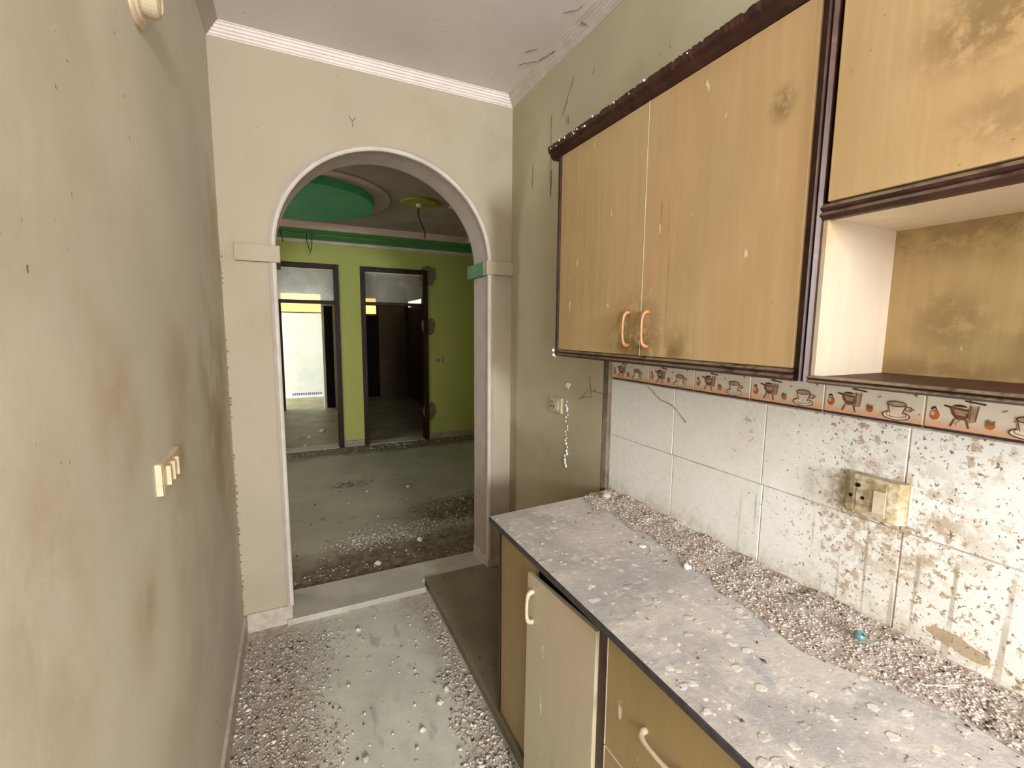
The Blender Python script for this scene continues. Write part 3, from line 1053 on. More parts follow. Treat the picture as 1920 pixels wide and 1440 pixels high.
# three-gang switch on the left wall
sw = empty('light_switch', (XL, 1.295, 1.238))
y0, y1, z0, z1 = 1.205, 1.385, 1.200, 1.272
pl = MB().prism([(XL - .001, y0), (XL + .010, y0 + .002), (XL + .013, y0 + .012), (XL + .013, y1 - .012), (XL + .010, y1 - .002), (XL - .001, y1)], 2, z0, z1, 'beige_plastic').build('plate', bevel=.002)
for k in range(3):
    yy = 1.255 + k * .042
    MB().prism([(XL + .012, yy - .012), (XL + .021, yy - .012), (XL + .014, yy + .010), (XL + .012, yy + .010)], 2, z0 + .014, z1 - .014, 'ivory2').build('rocker', pl)
MB().box(XL + .001, XL + .0125, y0 - .0012, y0 + .003, z0 + .001, z1 - .001, 'ivory2').build('rim', pl)
under(sw, pl)
thing(sw, 'beige three-rocker light switch on the smeared grey wall', 'switch')

# batten lamp holder on the left wall
lh = empty('lamp_holder', (XL, 1.36, 2.30))
o = (XL, 1.36, 2.305)
p1 = MB().lathe([(.066, -.002), (.066, .005), (.060, .009), (.056, .009), (.054, .014), (.040, .016)], o, (1, 0, 0), 'beige_plastic', 36).build('base_plate')
p2 = MB().lathe([(.036, .014), (.040, .020), (.041, .036), (.037, .046), (.026, .050), (.024, .044)], o, (1, .04, -.05), 'ivory2', 28).build('holder')
under(lh, p1, p2)
thing(lh, 'empty ivory lamp holder on a round plate high on the smeared wall', 'lamp holder')

# ------------------------------------------------------------------ marks on the kitchen walls
def blobs(name, pts, mat, flat=(1, 1, 1)):
    b = MB()
    bm = bmesh.new()
    bmesh.ops.create_icosphere(bm, subdivisions=1, radius=1)
    vs = [v.co.copy() for v in bm.verts]
    fs = [tuple(v.index for v in f.verts) for f in bm.faces]
    bm.free()
    for (x, y_, z_, r) in pts:
        j = [random.uniform(.7, 1.25) for _ in vs]
        b.add([(x + v.x * r * flat[0] * k, y_ + v.y * r * flat[1] * k, z_ + v.z * r * flat[2] * k) for v, k in zip(vs, j)], fs, mat)
    return b.build(name, smooth=True)


pts = []
for z_, r in ((1.215, .006), (1.195, .009), (1.180, .011), (1.168, .008), (1.15, .006), (1.135, .007), (1.115, .007), (1.09, .006), (1.075, .007), (1.06, .006),
              (1.045, .005), (1.03, .005), (1.015, .006), (1.0, .008), (.985, .007), (.965, .009), (.95, .010), (.935, .008), (.915, .010), (.90, .010), (.885, .011)):
    pts.append((XR - .001, 1.905 + random.uniform(-.012, .012), z_, r * .95))
thing(blobs('plaster_drip', pts, 'white', (.6, 1, 1.15)), 'run of white plaster drips beside the small wall socket', 'plaster drip')

pts = [(XR - .001, 1.903, 1.302, .012), (XR - .001, 1.898, 1.288, .010), (XR - .001, 1.885, 1.302, .010), (XR - .001, 1.916, 1.294, .009)]
thing(blobs('plaster_splash', pts, 'white', (.6, 1, 1.1)), 'small white plaster splash above the run of drips', 'plaster splash')
pts = [(XF - .006, 1.622, 1.488, .008), (XF - .006, 1.618, 1.470, .007), (XF - .012, 1.60, 1.466, .004)]
thing(blobs('plaster_blob', pts, 'white'), 'white plaster blob on the lower far corner of the wall cabinet', 'plaster blob')
pts = []
for k in range(26):
    yy = 1.645 - abs(random.gauss(0, .16)) if k < 18 else random.uniform(.9, 1.6)
    pts.append((XF - .033 + random.uniform(-.001, .006), yy, 2.272 + random.uniform(0, .016), random.uniform(.0018, .0042)))
thing(stuff(blobs('paint_flakes', pts, 'white')), 'white flakes along the dark top moulding of the wall cabinet', 'flakes')


def web(name, strands, label, cat, mat='web'):
    root = empty(name, strands[0][0][0])
    ps = []
    for pts_, r in strands:
        b = MB()
        strand(b, pts_, r, mat)
        ps.append(b.build('strand'))
    under(root, *ps)
    return thing(root, label, cat)


def strand(b, pts, r, mat):
    path = []
    for i in range(len(pts) - 1):
        p, q = Vector(pts[i]), Vector(pts[i + 1])
        for t in np.linspace(0, 1, 5)[:-1]:
            path.append(p.lerp(q, t) + Vector((0, random.uniform(-.003, .003), random.uniform(-.003, .003))))
    path.append(Vector(pts[-1]))
    b.tube(path, [r * random.uniform(.35, .9) for _ in path], mat, 5)


web('soot_streak', [([(XR - .002, 2.108, 2.640), (XR - .002, 2.106, 2.50), (XR - .002, 2.104, 2.36)], .0022),
    ([(XR - .002, 2.104, 2.37), (XR - .002, 2.103, 2.31), (XR - .002, 2.103, 2.25)], .0055)],
    'sooty vertical streak on the wall beside the wall cabinet', 'streak')
web('cobweb', [([(1.10, 2.22, ZC - .003), (1.14, 2.18, ZC - .004), (1.176, 2.15, ZC - .006), (1.18, 2.10, ZC - .010), (1.19, 2.02, ZC - .016)], .0026),
    ([(1.08, 2.12, ZC - .003), (1.12, 2.07, ZC - .003)], .0022),
    ([(1.19, 1.80, ZC - .012), (1.215, 1.78, ZC - .034)], .0030),
    ([(1.10, 1.80, ZC - .002), (1.14, 1.76, ZC - .002), (1.15, 1.72, ZC - .002)], .0018)],
    'sooty cobweb strands on the cornice and ceiling corner', 'cobweb')
web('wall_cobweb', [([(XR - .002, 2.0, 2.60), (XR - .002, 1.96, 2.66), (XR - .002, 1.91, 2.735)], .0020),
    ([(XR - .002, 1.955, 2.58), (XR - .002, 1.945, 2.54)], .0030),
    ([(XR - .002, 2.30, 2.47), (XR - .002, 2.302, 2.40), (XR - .002, 2.305, 2.34)], .0024)],
    'thin dark cobweb strands on the olive wall above the cabinet corner', 'cobweb')
web('dark_mark', [([(.313, YA - .002, 2.632), (.329, YA - .002, 2.616), (.345, YA - .002, 2.63)], .0022),
    ([(.329, YA - .002, 2.616), (.331, YA - .002, 2.585)], .0024)],
    'small dark cobweb tuft on the cream wall above the arch', 'cobweb')
web('hanging_cobweb', [([(XR - .002, 1.72, 1.36), (XR - .002, 1.70, 1.27), (XR - .002, 1.78, 1.25)], .0016),
    ([(XR - .002, 1.62, 1.29), (XR - .002, 1.72, 1.30), (XR - .002, 1.80, 1.24)], .0016),
    ([(XT - .002, 1.36, 1.355), (XT - .002, 1.30, 1.318), (XT - .002, 1.22, 1.30), (XT - .002, 1.16, 1.25)], .0015)],
    'fine cobweb threads under the wall cabinet across wall and tiles', 'cobweb')

# crumbling line where the left wall meets the arch pier
b = MB()
for k in range(46):
    z_ = random.choice([random.uniform(.12, 1.35), random.uniform(.15, 1.9)])
    r = random.uniform(.002, .0055)
    b.lathe([(r * .4, -.001), (r, r * .4), (r * .5, r)], (XL + .001 + random.uniform(0, .004), YA - .002 - random.uniform(0, .004), z_), (.7, -.7, 0), 'cement', 5)
thing(stuff(b.build('crumbling_plaster')), 'crumbs of broken plaster along the corner of the left pier', 'plaster crumbs')

# ------------------------------------------------------------------ hall
HX0, HX1, HC = -2.2, 2.75, 2.72
struct(MB().box(HX0 - .2, HX1 + .2, YA + .1, YG + .25, -.12, -.0005, 'hfloor').build('floor_hall'), 'dirty grey cement floor of the hall', 'floor')
b = MB().box(HX0 - .2, HX1 + .2, YAB, YG + .2, HC, HC + .3, 'hceil')
struct(b.build('ceiling_hall'), 'dim hall ceiling', 'ceiling')
struct(MB().box(HX0 - .2, HX0, YAB, YG, -.1, 3.0, 'lime').build('wall_hall_left'), 'lime green side wall of the hall', 'wall')
struct(MB().box(HX1, HX1 + .2, YAB, YG, -.1, 3.0, 'lime').build('wall_hall_right'), 'lime green far side wall of the hall', 'wall')
b = MB().box(HX0 - .2, XL - .15, YA, YAB, -.1, 3.0, 'lime').box(1.40, HX1 + .2, YA, YAB, -.1, 3.0, 'lime')
struct(b.build('wall_hall_near'), 'hall side of the arch wall', 'wall')
D1, D2 = (-.305, .580), (.840, 1.728)
DT = 2.362
b = MB()
for x0, x1 in ((HX0 - .2, D1[0]), (D1[1], D2[0]), (D2[1], HX1 + .2)):
    b.box(x0, x1, YG, YG + .2, -.1, 3.0, 'lime')
for x0, x1 in (D1, D2):
    b.box(x0, x1, YG, YG + .2, DT, 3.0, 'lime')
wh = struct(b.build('wall_hall_back'), 'lime green hall wall with two doorways', 'wall')
# bare cement patches at the second door's frame
for k, (yz, ry, rz) in enumerate((((1.74, 2.30), .125, .13), ((1.735, 1.60), .10, .12), ((1.735, .40), .095, .14))):
    pts = []
    for i in range(16):
        a = 2 * math.pi * i / 16
        q = random.uniform(.82, 1.12)
        pts.append((yz[0] + ry * q * math.cos(a), yz[1] + rz * q * math.sin(a)))
    MB().prism(pts, 1, YG - .010, YG + .01, 'cement').build('cement_patch', wh)['label'] = 'bare cement patch at a door fixing'

# cornice line, stepped green soffit and pink fascia round the hall
def ring_trim(name, z0, z1, dep, mat, label, inset=0):
    b = MB()
    b.box(HX0 + inset, HX1 - inset, YG - inset - dep, YG - inset, z0, z1, mat)
    b.box(HX1 - inset - dep, HX1 - inset, YAB, YG - inset - dep, z0, z1, mat)
    return struct(b.build(name), label, 'moulding')


ring_trim('trim_9', 2.600, 2.640, .03, 'crown_r', 'cream moulding line at the top of the lime green wall')
ring_trim('trim_10', 2.638, 2.72, .66, 'green', 'bottle green soffit round the hall ceiling')
b = MB().box(HX0, HX1 - .66, YG - .675, YG - .66, 2.645, 2.722, 'pink').box(HX1 - .675, HX1 - .66, YAB, YG - .66, 2.645, 2.722, 'pink')
struct(b.build('trim_11'), 'pink plaster fascia of the ceiling soffit', 'moulding')
b = MB().box(HX0, HX1 - .45, YG - .42, YG - .36, 2.628, 2.640, 'green').box(HX1 - .48, HX1 - .40, YAB, YG - .40, 2.628, 2.640, 'green')
struct(b.build('trim_12'), 'green rib along the underside of the soffit', 'moulding')
struct(MB().box(.585, .835, YG - .018, YG, 0, .085, 'skirt2').box(1.73, HX1, YG - .018, YG, 0, .085, 'skirt2').build('baseboard_hall', bevel=.002),
       'grey stone skirting of the lime green wall', 'skirting')

# oval ceiling medallion and small disc
md = empty('ceiling_medallion', (.16, 4.50, HC))
def oval(cx, cy, rx, ry, z0, z1, mat, k=48):
    pts = [(cx + rx * math.cos(2 * math.pi * i / k), cy + ry * math.sin(2 * math.pi * i / k)) for i in range(k)]
    return MB().prism(pts, 2, z0, z1, mat)


p1 = oval(.16, 4.50, .72, .80, 2.705, HC + .002, 'pink').build('outer_ring', bevel=.006)
p2 = oval(.16, 4.50, .58, .66, 2.640, HC, 'teal').build('oval_panel', bevel=.004)
p1['label'] = 'dusty white outer ring'
under(md, p1, p2)
thing(md, 'large emerald green oval medallion dropped below the hall ceiling', 'ceiling medallion')
cd = empty('ceiling_disc', (1.11, 4.27, HC))
p1 = oval(1.11, 4.27, .165, .175, 2.698, HC + .001, 'lime2', 30).build('disc', bevel=.006)
p2 = MB().tube([(1.11, 4.27, 2.70), (1.105, 4.27, 2.66), (1.10, 4.27, 2.62), (1.115, 4.27, 2.56), (1.145, 4.27, 2.50), (1.16, 4.27, 2.46), (1.16, 4.27, 2.40)], .006, 'wire', 6).build('cable')
p3 = MB().lathe([(.03, 0), (.026, .02), (.012, .03)], (1.11, 4.27, 2.70), (0, 0, -1), 'crown_r', 16).build('cable_cap')
under(cd, p1, p2, p3)
thing(cd, 'small yellow-green ceiling disc with a dangling wire', 'ceiling disc')
thing(MB().lathe([(.055, 0), (.05, .010), (.02, .014)], (1.46, 4.30, HC), (0, 0, -1), 'pink', 20).build('ceiling_plate'), 'small pink round plate on the hall ceiling', 'ceiling plate')
for k, (pts, lab) in enumerate((
        ([(-.055, 5.75, 2.64), (-.05, 5.75, 2.60), (-.04, 5.75, 2.56), (-.03, 5.75, 2.50)], 'black wire dangling from the green soffit, nearest the left pier'),
        ([(.215, 5.85, 2.64), (.21, 5.85, 2.57), (.235, 5.85, 2.47), (.245, 5.85, 2.42), (.262, 5.85, 2.48), (.268, 5.85, 2.56), (.27, 5.85, 2.64)], 'looped black wire dangling from the green soffit above the doors'))):
    thing(MB().tube(pts, .005, 'wire', 6).build('dangling_wire'), lab, 'wire')
# empty switch box on the green wall
sb = empty('switch_box', (1.875, YG, 1.13))
b = MB()
for x0, x1, z0, z1 in ((1.835, 1.925, 1.155, 1.165), (1.835, 1.843, 1.10, 1.155), (1.905, 1.925, 1.06, 1.155), (1.843, 1.905, 1.095, 1.103)):
    b.box(x0, x1, YG - .012, YG, z0, z1, 'pink')
p1 = b.build('box_rim')
p2 = MB().box(1.843, 1.905, YG - .004, YG + .001, 1.103, 1.155, 'lime2').build('box_back')
under(sb, p1, p2)
thing(sb, 'small broken switch box on the lime green wall', 'switch')

# doorways with transom panes
def doorway(name, x0, x1, label):
    w = .062
    bar = 1.870
    root = empty(name, ((x0 + x1) / 2, YG, 0))
    root['kind'] = 'structure'
    root['label'] = label
    root['category'] = 'door'
    ps = []
    for a, c in ((x0, x0 + w), (x1 - w, x1)):
        b = MB().prism([(a, YG - .018), (c, YG - .018), (c, YG + .06), (c - .0, YG + .11), (a, YG + .11)], 2, 0, DT, 'frame')
        ps.append(b.build('jamb', bevel=.004))
    ps.append(MB().box(x0 + w, x1 - w, YG - .018, YG + .11, DT - w, DT, 'frame').build('head', bevel=.004))
    ps.append(MB().box(x0 + w, x1 - w, YG - .012, YG + .10, bar, bar + .042, 'frame').build('transom_bar', bevel=.003))
    pane = MB().box(x0 + w, x1 - w, YG + .04, YG + .045, bar + .042, DT - w, 'glass').build('glass_pane')
    pane['label'] = 'milky glass pane above the doorway'
    ps.append(pane)
    ps.append(MB().box(x0 + w, x1 - w, YG + .025, YG + .05, DT - w - .012, DT - w, 'edge').build('pane_bead'))
    ps.append(MB().box(x0 + w, x1 - w, YG - .02, YG + .21, -.02, .008, 'slab').build('sill'))
    under(root, *ps)
    return root


doorway('door_1', *D1, 'dark brown doorway with a milky transom pane, leading to daylight')
doorway('door_2', *D2, 'dark brown doorway with a milky transom pane, leading to a dark room')

# ------------------------------------------------------------------ rooms beyond
RY, RC, PX = 9.48, 2.70, .735
struct(MB().box(-3.0, 3.2, YG + .2, 11.2, -.12, 0, 'rfloor').build('floor_rooms'), 'cement floor of the two rooms beyond', 'floor')
struct(MB().box(-3.0, 3.2, YG + .2, 11.2, RC, RC + .2, 'room1').build('ceiling_rooms'), 'ceiling of the two rooms beyond', 'ceiling')
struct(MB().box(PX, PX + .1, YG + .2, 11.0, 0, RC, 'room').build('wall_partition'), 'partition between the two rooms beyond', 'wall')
struct(MB().box(-3.0, -2.8, YG + .2, 9.7, 0, RC, 'room1').build('wall_room_left'), 'side wall of the daylit room', 'wall')
# balcony door wall of room 1
BX0, BX1, BT = -.135, .545, 2.20
b = MB().box(-2.8, BX0 - .05, RY, RY + .22, 0, RC, 'room1').box(BX1, PX, RY, RY + .22, 0, RC, 'room1').box(BX0 - .05, BX1, RY, RY + .22, BT, RC, 'room1')
struct(b.build('wall_room_back'), 'cream back wall of the daylit room', 'wall')
d3 = empty('door_3', ((BX0 + BX1) / 2, RY, 0))
d3['kind'] = 'structure'
d3['label'] = 'bright balcony doorway with an amber glass ventilator'
d3['category'] = 'door'
ps = [MB().box(BX0 - .05, BX0, RY + .05, RY + .13, 0, BT, 'frame').build('jamb', bevel=.003),
      MB().box(BX0, BX1, RY + .05, RY + .12, 1.845, 1.862, 'frame').build('transom_bar'),
      MB().box(BX0, BX1, RY + .08, RY + .085, 1.862, BT, 'amber').build('amber_pane'),
      MB().box(.585, .735, RY - .06, RY - .02, .02, 1.98, 'darkgap').build('door_leaf', bevel=.002)]
ps[3]['label'] = 'black leaf folded back against the wall'
ps[2]['label'] = 'amber glass lit by daylight'
under(d3, *ps)
# room 2
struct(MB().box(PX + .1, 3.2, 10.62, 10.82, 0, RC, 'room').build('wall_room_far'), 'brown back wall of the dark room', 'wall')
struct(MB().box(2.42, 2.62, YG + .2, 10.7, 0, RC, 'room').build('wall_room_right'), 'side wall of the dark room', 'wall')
d4 = empty('door_4', (1.62, 10.6, 0))
d4['kind'] = 'structure'
d4['label'] = 'black door with an amber ventilator in the dark room'
d4['category'] = 'door'
ps = [MB().box(1.50, 1.79, 10.57, 10.61, .02, 1.85, 'darkgap').build('door_leaf', bevel=.003),
      MB().box(1.50, 1.74, 10.585, 10.615, 1.885, 2.22, 'amber').build('amber_pane'),
      MB().box(1.47, 1.50, 10.56, 10.62, 0, 2.25, 'frame').build('jamb'), MB().box(1.74, 1.79, 10.56, 10.62, 1.85, 2.25, 'frame').build('jamb')]
under(d4, *ps)
w2 = MB().box(2.410, 2.425, 8.9, 10.35, 2.045, 2.165, 'pane_lit').build('window_2')
struct(w2, 'narrow bright ventilator high in the dark room', 'window')
# balcony and white wall outside
struct(MB().box(-3.0, PX + .3, 9.70, 11.35, -.14, -.02, 'ext').build('floor_balcony'), 'sunlit balcony floor', 'floor')
b = MB().box(-3.2, 1.6, 11.35, 11.55, -.2, 3.4, 'ext')
we = struct(b.build('wall_outside'), 'whitewashed wall outside the balcony door', 'wall')
for k in range(14):
    x = -.02 + k * .045
    MB().prism([(x, 11.342), (x + .022, 11.342), (x + .022, 11.352), (x, 11.352)], 2, .035, .085 + (k % 3) * .004, 'bluevent').build('drain_slot', we)
struct(MB().box(PX + .1, PX + .3, 10.82, 11.35, 0, 3.0, 'ext').build('wall_balcony_side'), 'side wall of the balcony', 'wall')
# scraps on the room floor
for x, y_, s, a, lab in ((.085, 7.10, .07, .3, 'crumpled white scrap on the left of the daylit room floor'), (.36, 7.36, .09, 1.0, 'largest white scrap, by the right side of the daylit room floor'),
                         (.06, 7.9, .06, .2, 'flat scrap farthest back on the daylit room floor'), (.17, 7.02, .05, 2.0, 'small white scrap between the others on the daylit room floor'),
                         (.11, 6.52, .06, .4, 'flat scrap just inside the first doorway')):
    b = MB()
    pts = [(-.6, -.3), (.1, -.45), (.6, -.1), (.4, .35), (-.2, .4)]
    v = [(x + s * (p * math.cos(a) - q * math.sin(a)), y_ + s * (p * math.sin(a) + q * math.cos(a)), .004 + (.02 * s / .06 if i in (1, 3) else 0)) for i, (p, q) in enumerate(pts)]
    v2 = [(p[0], p[1], p[2] - .0025) for p in v]
    b.add(v + v2, [(0, 1, 2, 3, 4), (9, 8, 7, 6, 5)] + [(i, (i + 1) % 5, (i + 1) % 5 + 5, i + 5) for i in range(5)], 'paper')
    thing(b.build('paper_scrap'), lab, 'scrap', 'white scraps in the daylit room')

# ------------------------------------------------------------------ debris
OCT_F = np.array([(0, 2, 4), (2, 1, 4), (1, 3, 4), (3, 0, 4), (2, 0, 5), (1, 2, 5), (3, 1, 5), (0, 3, 5)])
OCT_V = np.array([(1, 0, 0), (-1, 0, 0), (0, 1, 0), (0, -1, 0), (0, 0, 1), (0, 0, -1)], float)


def chips(name, xy, z, size, mats, flat=.6, parent=None, sink=.8):
    n_ = len(xy)
    v = OCT_V[None] * (rng.uniform(.55, 1.25, (n_, 6, 1))) * size[:, None, None]
    v += rng.normal(0, .22, (n_, 6, 3)) * size[:, None, None]
    v[:, :, 0] *= rng.uniform(.7, 1.6, (n_, 1))
    v[:, :, 2] *= flat
    a = rng.uniform(0, 2 * math.pi, n_)
    c, s = np.cos(a)[:, None], np.sin(a)[:, None]
    x, y_ = v[:, :, 0] * c - v[:, :, 1] * s, v[:, :, 0] * s + v[:, :, 1] * c
    low = v[:, :, 2].min(1)
    v = np.stack([x + xy[:, None, 0], y_ + xy[:, None, 1], v[:, :, 2] - low[:, None] * sink + z[:, None]], 2)
    f = (OCT_F[None] + (np.arange(n_) * 6)[:, None, None]).reshape(-1, 3)
    me = bpy.data.meshes.new(name)
    me.vertices.add(n_ * 6)
    me.vertices.foreach_set('co', v.reshape(-1))
    me.loops.add(len(f) * 3)
    me.polygons.add(len(f))
    me.loops.foreach_set('vertex_index', f.reshape(-1).astype(np.int32))
    me.polygons.foreach_set('loop_start', np.arange(0, len(f) * 3, 3, dtype=np.int32))
    names_, w_ = zip(*mats)
    for q in names_:
        me.materials.append(M[q])
    mi = rng.choice(len(names_), n_, p=np.array(w_) / sum(w_))
    me.polygons.foreach_set('material_index', np.repeat(mi, 8).astype(np.int32))
    me.update(calc_edges=True)
    me.validate()
    o = bpy.data.objects.new(name, me)
    COL.objects.link(o)
    if parent:
        o.parent = parent
    return o


def vnoise(x, y, s, seed):
    """cheap smooth value noise"""
    r = np.random.default_rng(seed).uniform(0, 1, (64, 64))
    x, y = np.asarray(x) * s + 31.7, np.asarray(y) * s + 17.3
    xi, yi = np.floor(x).astype(int), np.floor(y).astype(int)
    fx, fy = x - xi, y - yi
    fx, fy = fx * fx * (3 - 2 * fx), fy * fy * (3 - 2 * fy)
    g = lambda i, j: r[i % 64, j % 64]
    return (g(xi, yi) * (1 - fx) + g(xi + 1, yi) * fx) * (1 - fy) + (g(xi, yi + 1) * (1 - fx) + g(xi + 1, yi + 1) * fx) * fy


def scatter(n_, x0, x1, y0, y1, dens):
    p = np.stack([rng.uniform(x0, x1, n_), rng.uniform(y0, y1, n_)], 1)
    return p[rng.uniform(0, 1, n_) < np.clip(dens(p[:, 0], p[:, 1]), 0, 1)]


def sizes(n_, lo, hi, k=2.5):
    return lo + (hi - lo) * rng.uniform(0, 1, n_) ** k


# heap along the splashback
HYS = np.array([-.6, .10, .30, .39, .50, .556, .70, .94, 1.09, 1.30, 1.50, 1.575])
HXS = np.array([1.12, 1.11, 1.095, 1.08, 1.02, 1.00, 1.035, 1.065, 1.09, 1.10, 1.10, 1.13])
def front(y):
    return np.interp(y, HYS, HXS) + (vnoise(y, y * 0, 14, 3) - .5) * .05


def heap_h(x, y):
    fr = front(y)
    t = np.clip((x - fr) / (XT - fr), 0, 1)
    return .015 * t ** .9 * (.55 + .9 * vnoise(x, y, 22, 5)) * np.clip((1.59 - y) / .04, 0, 1) + .004 * (vnoise(x, y, 90, 6) - .3) * (t > 0)


ny, nx = 230, 22
ys = np.linspace(-.5, 1.572, ny)
vs, fs = [], []
for yv in ys:
    fr = float(front(np.array(yv)))
    for k in range(nx):
        xv = fr - .008 + (XT - .001 - fr + .008) * k / (nx - 1)
        vs.append((xv, float(yv), .8616 + max(0, float(heap_h(np.array(xv), np.array(yv))))))
for i in range(ny - 1):
    for k in range(nx - 1):
        fs.append((i * nx + k, i * nx + k + 1, (i + 1) * nx + k + 1, (i + 1) * nx + k))
hp = MB().add(vs, fs, 'heap').build('worktop_debris', smooth=True)
stuff(hp, 'long heap of crumbled plaster and droppings along the splashback', 'debris')
p = scatter(26000, 1.0, XT - .004, -.3, 1.575, lambda x, y: np.clip((x - front(y) + .012) / .03, 0, 1))
o = chips('plaster_chips', p, .8616 + np.maximum(0, heap_h(p[:, 0], p[:, 1]) - .0012), sizes(len(p), .0013, .0046, 2.4),
          (('chip_white', .42), ('chip_tan', .40), ('chip_pink', .12), ('chip_dark', .06)), .5, hp, 1.0)
stuff(o)
p = scatter(1500, .67, 1.12, -.1, 1.52, lambda x, y: .15 + .75 * np.clip(1 - (front(y) - x) / .12, 0, 1) * vnoise(x, y, 9, 8))
o = chips('loose_chips', p, np.full(len(p), .8616), sizes(len(p), .0014, .0055, 3),
          (('chip_white', .42), ('chip_tan', .25), ('chip_dark', .33)), .6, hp, 1.0)
stuff(o)

M['splat'] = plain('dried_dropping', (.66, .60, .53), .9, .1, .15, 60)
# dried droppings as thin splats on the worktop
b = MB()
for k in range(210):
    y_ = random.uniform(-.1, 1.52)
    x = random.uniform(.68, float(front(np.array(y_))) - .03)
    r = random.uniform(.003, .011) * random.choice([.6, 1, 1.2])
    m_ = 11
    ph = [random.uniform(.55, 1.25) for _ in range(m_)]
    st_ = random.uniform(.6, 1.3)
    outer = [(x + r * ph[i] * math.cos(2 * math.pi * i / m_) * st_, y_ + r * ph[i] * math.sin(2 * math.pi * i / m_), .8606) for i in range(m_)]
    inner = [(x + .55 * (q[0] - x), y_ + .55 * (q[1] - y_), .8607 + random.uniform(.0002, .0006)) for q in outer]
    b.add(outer + inner, [tuple(range(m_, 2 * m_))] + [(i, (i + 1) % m_, (i + 1) % m_ + m_, i + m_) for i in range(m_)], random.choice(['splat', 'splat', 'chip_white']))
o = b.build('bird_droppings', wt)
o['kind'] = 'stuff'
o['label'] = 'pale dried bird droppings'

# a few lumps that stand out, each its own thing
def lump(x, y_, z_, r, mat, name, label, cat, group=None, flat=.7):
    bm = bmesh.new()
    bmesh.ops.create_icosphere(bm, subdivisions=2, radius=1)
    for v in bm.verts:
        k = 1 + random.uniform(-.22, .22)
        v.co = Vector((v.co.x * k, v.co.y * k * .85, v.co.z * k * flat)) * r
    me = bpy.data.meshes.new(name)
    bm.to_mesh(me)
    bm.free()
    me.materials.append(M[mat])
    o = bpy.data.objects.new(name, me)
    o.location = (x, y_, z_ + r * flat * .75)
    o.rotation_euler = (0, 0, random.uniform(0, 6))
    COL.objects.link(o)
    return thing(o, label, cat, group)


M['teal_plastic'] = plain('teal_plastic', (.10, .22, .22), .4, .5, .1, 40)
bt = MB().lathe([(.012, 0), (.013, .006), (.010, .012), (.007, .012), (.006, .005)], (0, 0, 0), (.3, -.4, 1), 'teal_plastic', 20).build('bottle_cap', loc=(1.140, .522, .880))
thing(bt, 'small teal bottle cap lying in the heap below the socket', 'cap')
lump(1.046, .935, .8606, .012, 'white', 'plaster_lump', 'white plaster lump at the edge of the worktop heap', 'lump')
lump(1.150, 1.470, .880, .020, 'chip_tan', 'mortar_lump', 'tan mortar lump on the far end of the worktop heap', 'lump')
lump(1.02, 1.10, .8606, .011, 'white', 'plaster_flake', 'flat white plaster flake beside the far part of the heap', 'flake', None, .3)
b = MB()
strand(b, [(.985, 1.02, .8625), (1.02, 1.06, .864), (1.045, 1.09, .864), (1.06, 1.07, .864)], .0015, 'chip_white')
thing(b.build('straw'), 'thin pale straw lying on the worktop by the heap', 'straw')
b = MB()
strand(b, [(1.10, .40, .872), (1.13, .375, .874), (1.17, .35, .882)], .0016, 'chip_white')
thing(b.build('twig'), 'thin pale twig on the near part of the heap', 'twig')

# kitchen floor
def d_left(x, y):
    e = .13 - .10 * (y - 1.8) * 0 + (vnoise(x, y, 6, 21) - .5) * .22
    return np.clip((e - x) / .22, 0, 1) ** .7 * np.clip((2.50 - y) / .1, 0, 1)


def d_right(x, y):
    e = .61 - .20 * np.clip((2.2 - y), 0, 1) + (vnoise(x, y, 8, 22) - .5) * .10
    return np.clip((x - e) / .07, 0, 1) * np.clip((2.52 - y) / .3, .15, 1)


p = scatter(30000, -.265, .668, .9, 2.525, lambda x, y: np.maximum(np.maximum(d_left(x, y) * .72, d_right(x, y)), .012))
fd = chips('floor_debris', p, np.full(len(p), 0.0), sizes(len(p), .0018, .0075, 3.0),
           (('chip_white', .26), ('chip_tan', .40), ('chip_grey', .26), ('chip_dark', .08)), .6)
stuff(fd, 'crumbled plaster grit along both sides of the kitchen floor', 'debris')
p = scatter(2600, -.265, .668, .9, 2.525, lambda x, y: np.maximum(d_left(x, y) * .35, d_right(x, y) * .8))
o = chips('coarse_grit', p, np.full(len(p), 0.0), sizes(len(p), .005, .012, 2.5), (('chip_white', .35), ('chip_tan', .35), ('chip_grey', .3)), .6, fd)
stuff(o)
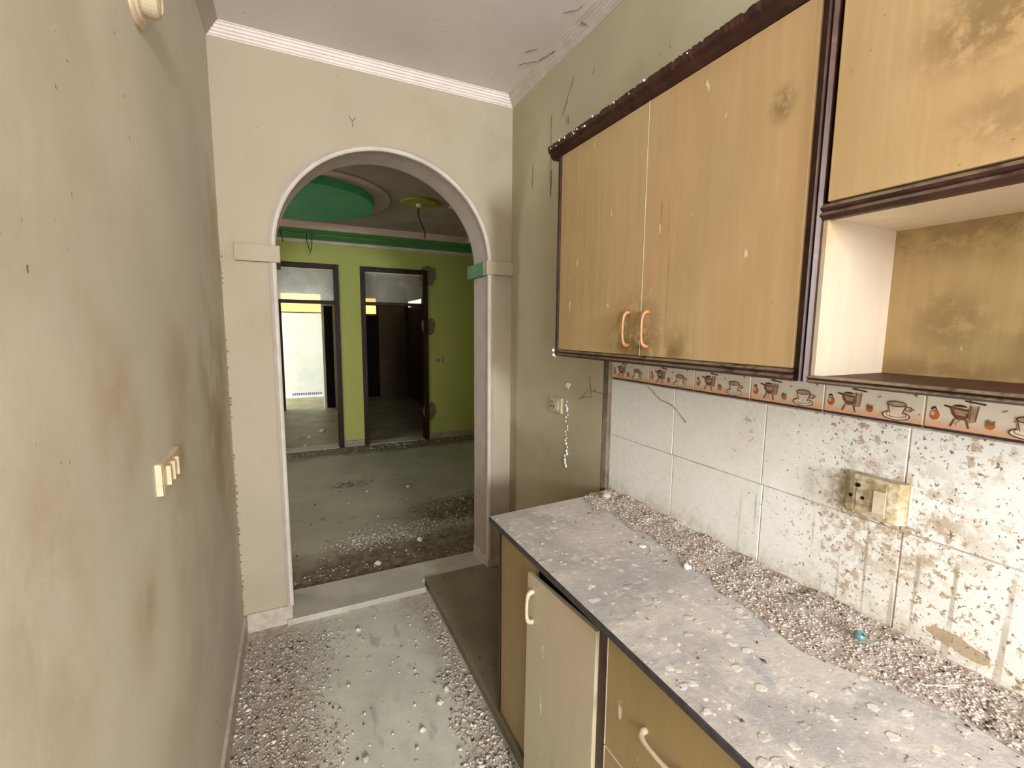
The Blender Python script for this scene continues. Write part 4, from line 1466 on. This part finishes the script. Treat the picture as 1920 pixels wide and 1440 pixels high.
# the larger pebbles lying singly on the clear part of the floor
for x, y_, r, m_, lab in ((.25, 2.33, .014, 'chip_white', 'round pale pebble on the floor in front of the threshold'),
                          (.545, 1.76, .013, 'chip_white', 'farther of the two pale pebbles near the plinth edge'),
                          (.50, 1.70, .015, 'chip_white', 'nearer and bigger of the two pale pebbles near the plinth edge'),
                          (.18, 1.57, .013, 'chip_grey', 'grey pebble beside the left band of grit, mid floor'),
                          (.16, 1.42, .015, 'chip_tan', 'tan pebble at the near edge of the left grit band'),
                          (.40, 1.60, .012, 'chip_white', 'pale pebble alone on the middle of the clear floor')):
    lump(x, y_, 0, r, m_, 'plaster_pebble', lab, 'pebble', 'plaster pebbles on the kitchen floor')
p = scatter(150, .0, .6, .95, 2.45, lambda x, y: .35 + 0 * x)
stuff(chips('clear_grit', p, np.full(len(p), 0.0), sizes(len(p), .004, .011, 1.8), (('chip_white', .55), ('chip_grey', .25), ('chip_tan', .2)), .7, fd))
# dust on plinth
p = scatter(500, .69, 1.05, 1.55, 2.6, lambda x, y: .35 + 0 * x)
stuff(chips('plinth_grit', p, np.full(len(p), .05), sizes(len(p), .0015, .006, 3), (('chip_tan', .5), ('chip_dark', .5)), .6), 'sparse grit on the stone plinth', 'grit')

# hall floor debris
def d_hall(x, y):
    n1 = vnoise(x, y, 3.2, 31)
    band = np.exp(-((y - 3.42 - .10 * (x - .7)) / .15) ** 2) * np.clip((x - .10) / .35, 0, 1) * (.6 + n1)
    heap = np.exp(-((y - 3.75) / .22) ** 2) * np.clip((x - .85) / .25, 0, 1)
    near = np.exp(-((y - 2.95) / .12) ** 2) * .25
    wall = np.exp(-((y - 6.12) / .13) ** 2) * .8
    pt = np.exp(-((x - .46) / .16) ** 2 - ((y - 4.75) / .12) ** 2) * .5
    return np.maximum.reduce([band, heap, near * (.3 + n1), wall, pt, .02 + 0 * x])


p = scatter(26000, -.2, 2.4, 2.86, 6.22, d_hall)
p2 = scatter(6000, .05, 1.0, 3.1, 3.75, lambda x, y: np.exp(-((y - 3.40 - .10 * (x - .7)) / .12) ** 2) * np.clip((x - .10) / .35, 0, 1) * vnoise(x, y, 6, 33))
hd_ = chips('hall_debris', p, np.full(len(p), -.0005), sizes(len(p), .003, .011, 3.0),
            (('chip_white', .18), ('chip_tan', .34), ('chip_grey', .18), ('chip_dark', .30)), .55)
stuff(chips('pale_rubble', p2, np.full(len(p2), -.0005), sizes(len(p2), .003, .010, 2.5), (('chip_white', .7), ('chip_grey', .3)), .55, hd_))
stuff(hd_, 'dirt and rubble strewn over the hall floor in bands', 'debris')
for x, y_, r, lab in ((.985, 4.38, .022, 'white plaster lump alone in the middle of the hall floor'),
                      (.46, 2.98, .022, 'pale plaster lump just beyond the threshold'),
                      (.80, 3.20, .022, 'round pale plaster lump in the near band of hall rubble')):
    lump(x, y_, 0, r, 'chip_white', 'rubble_lump', lab, 'lump')
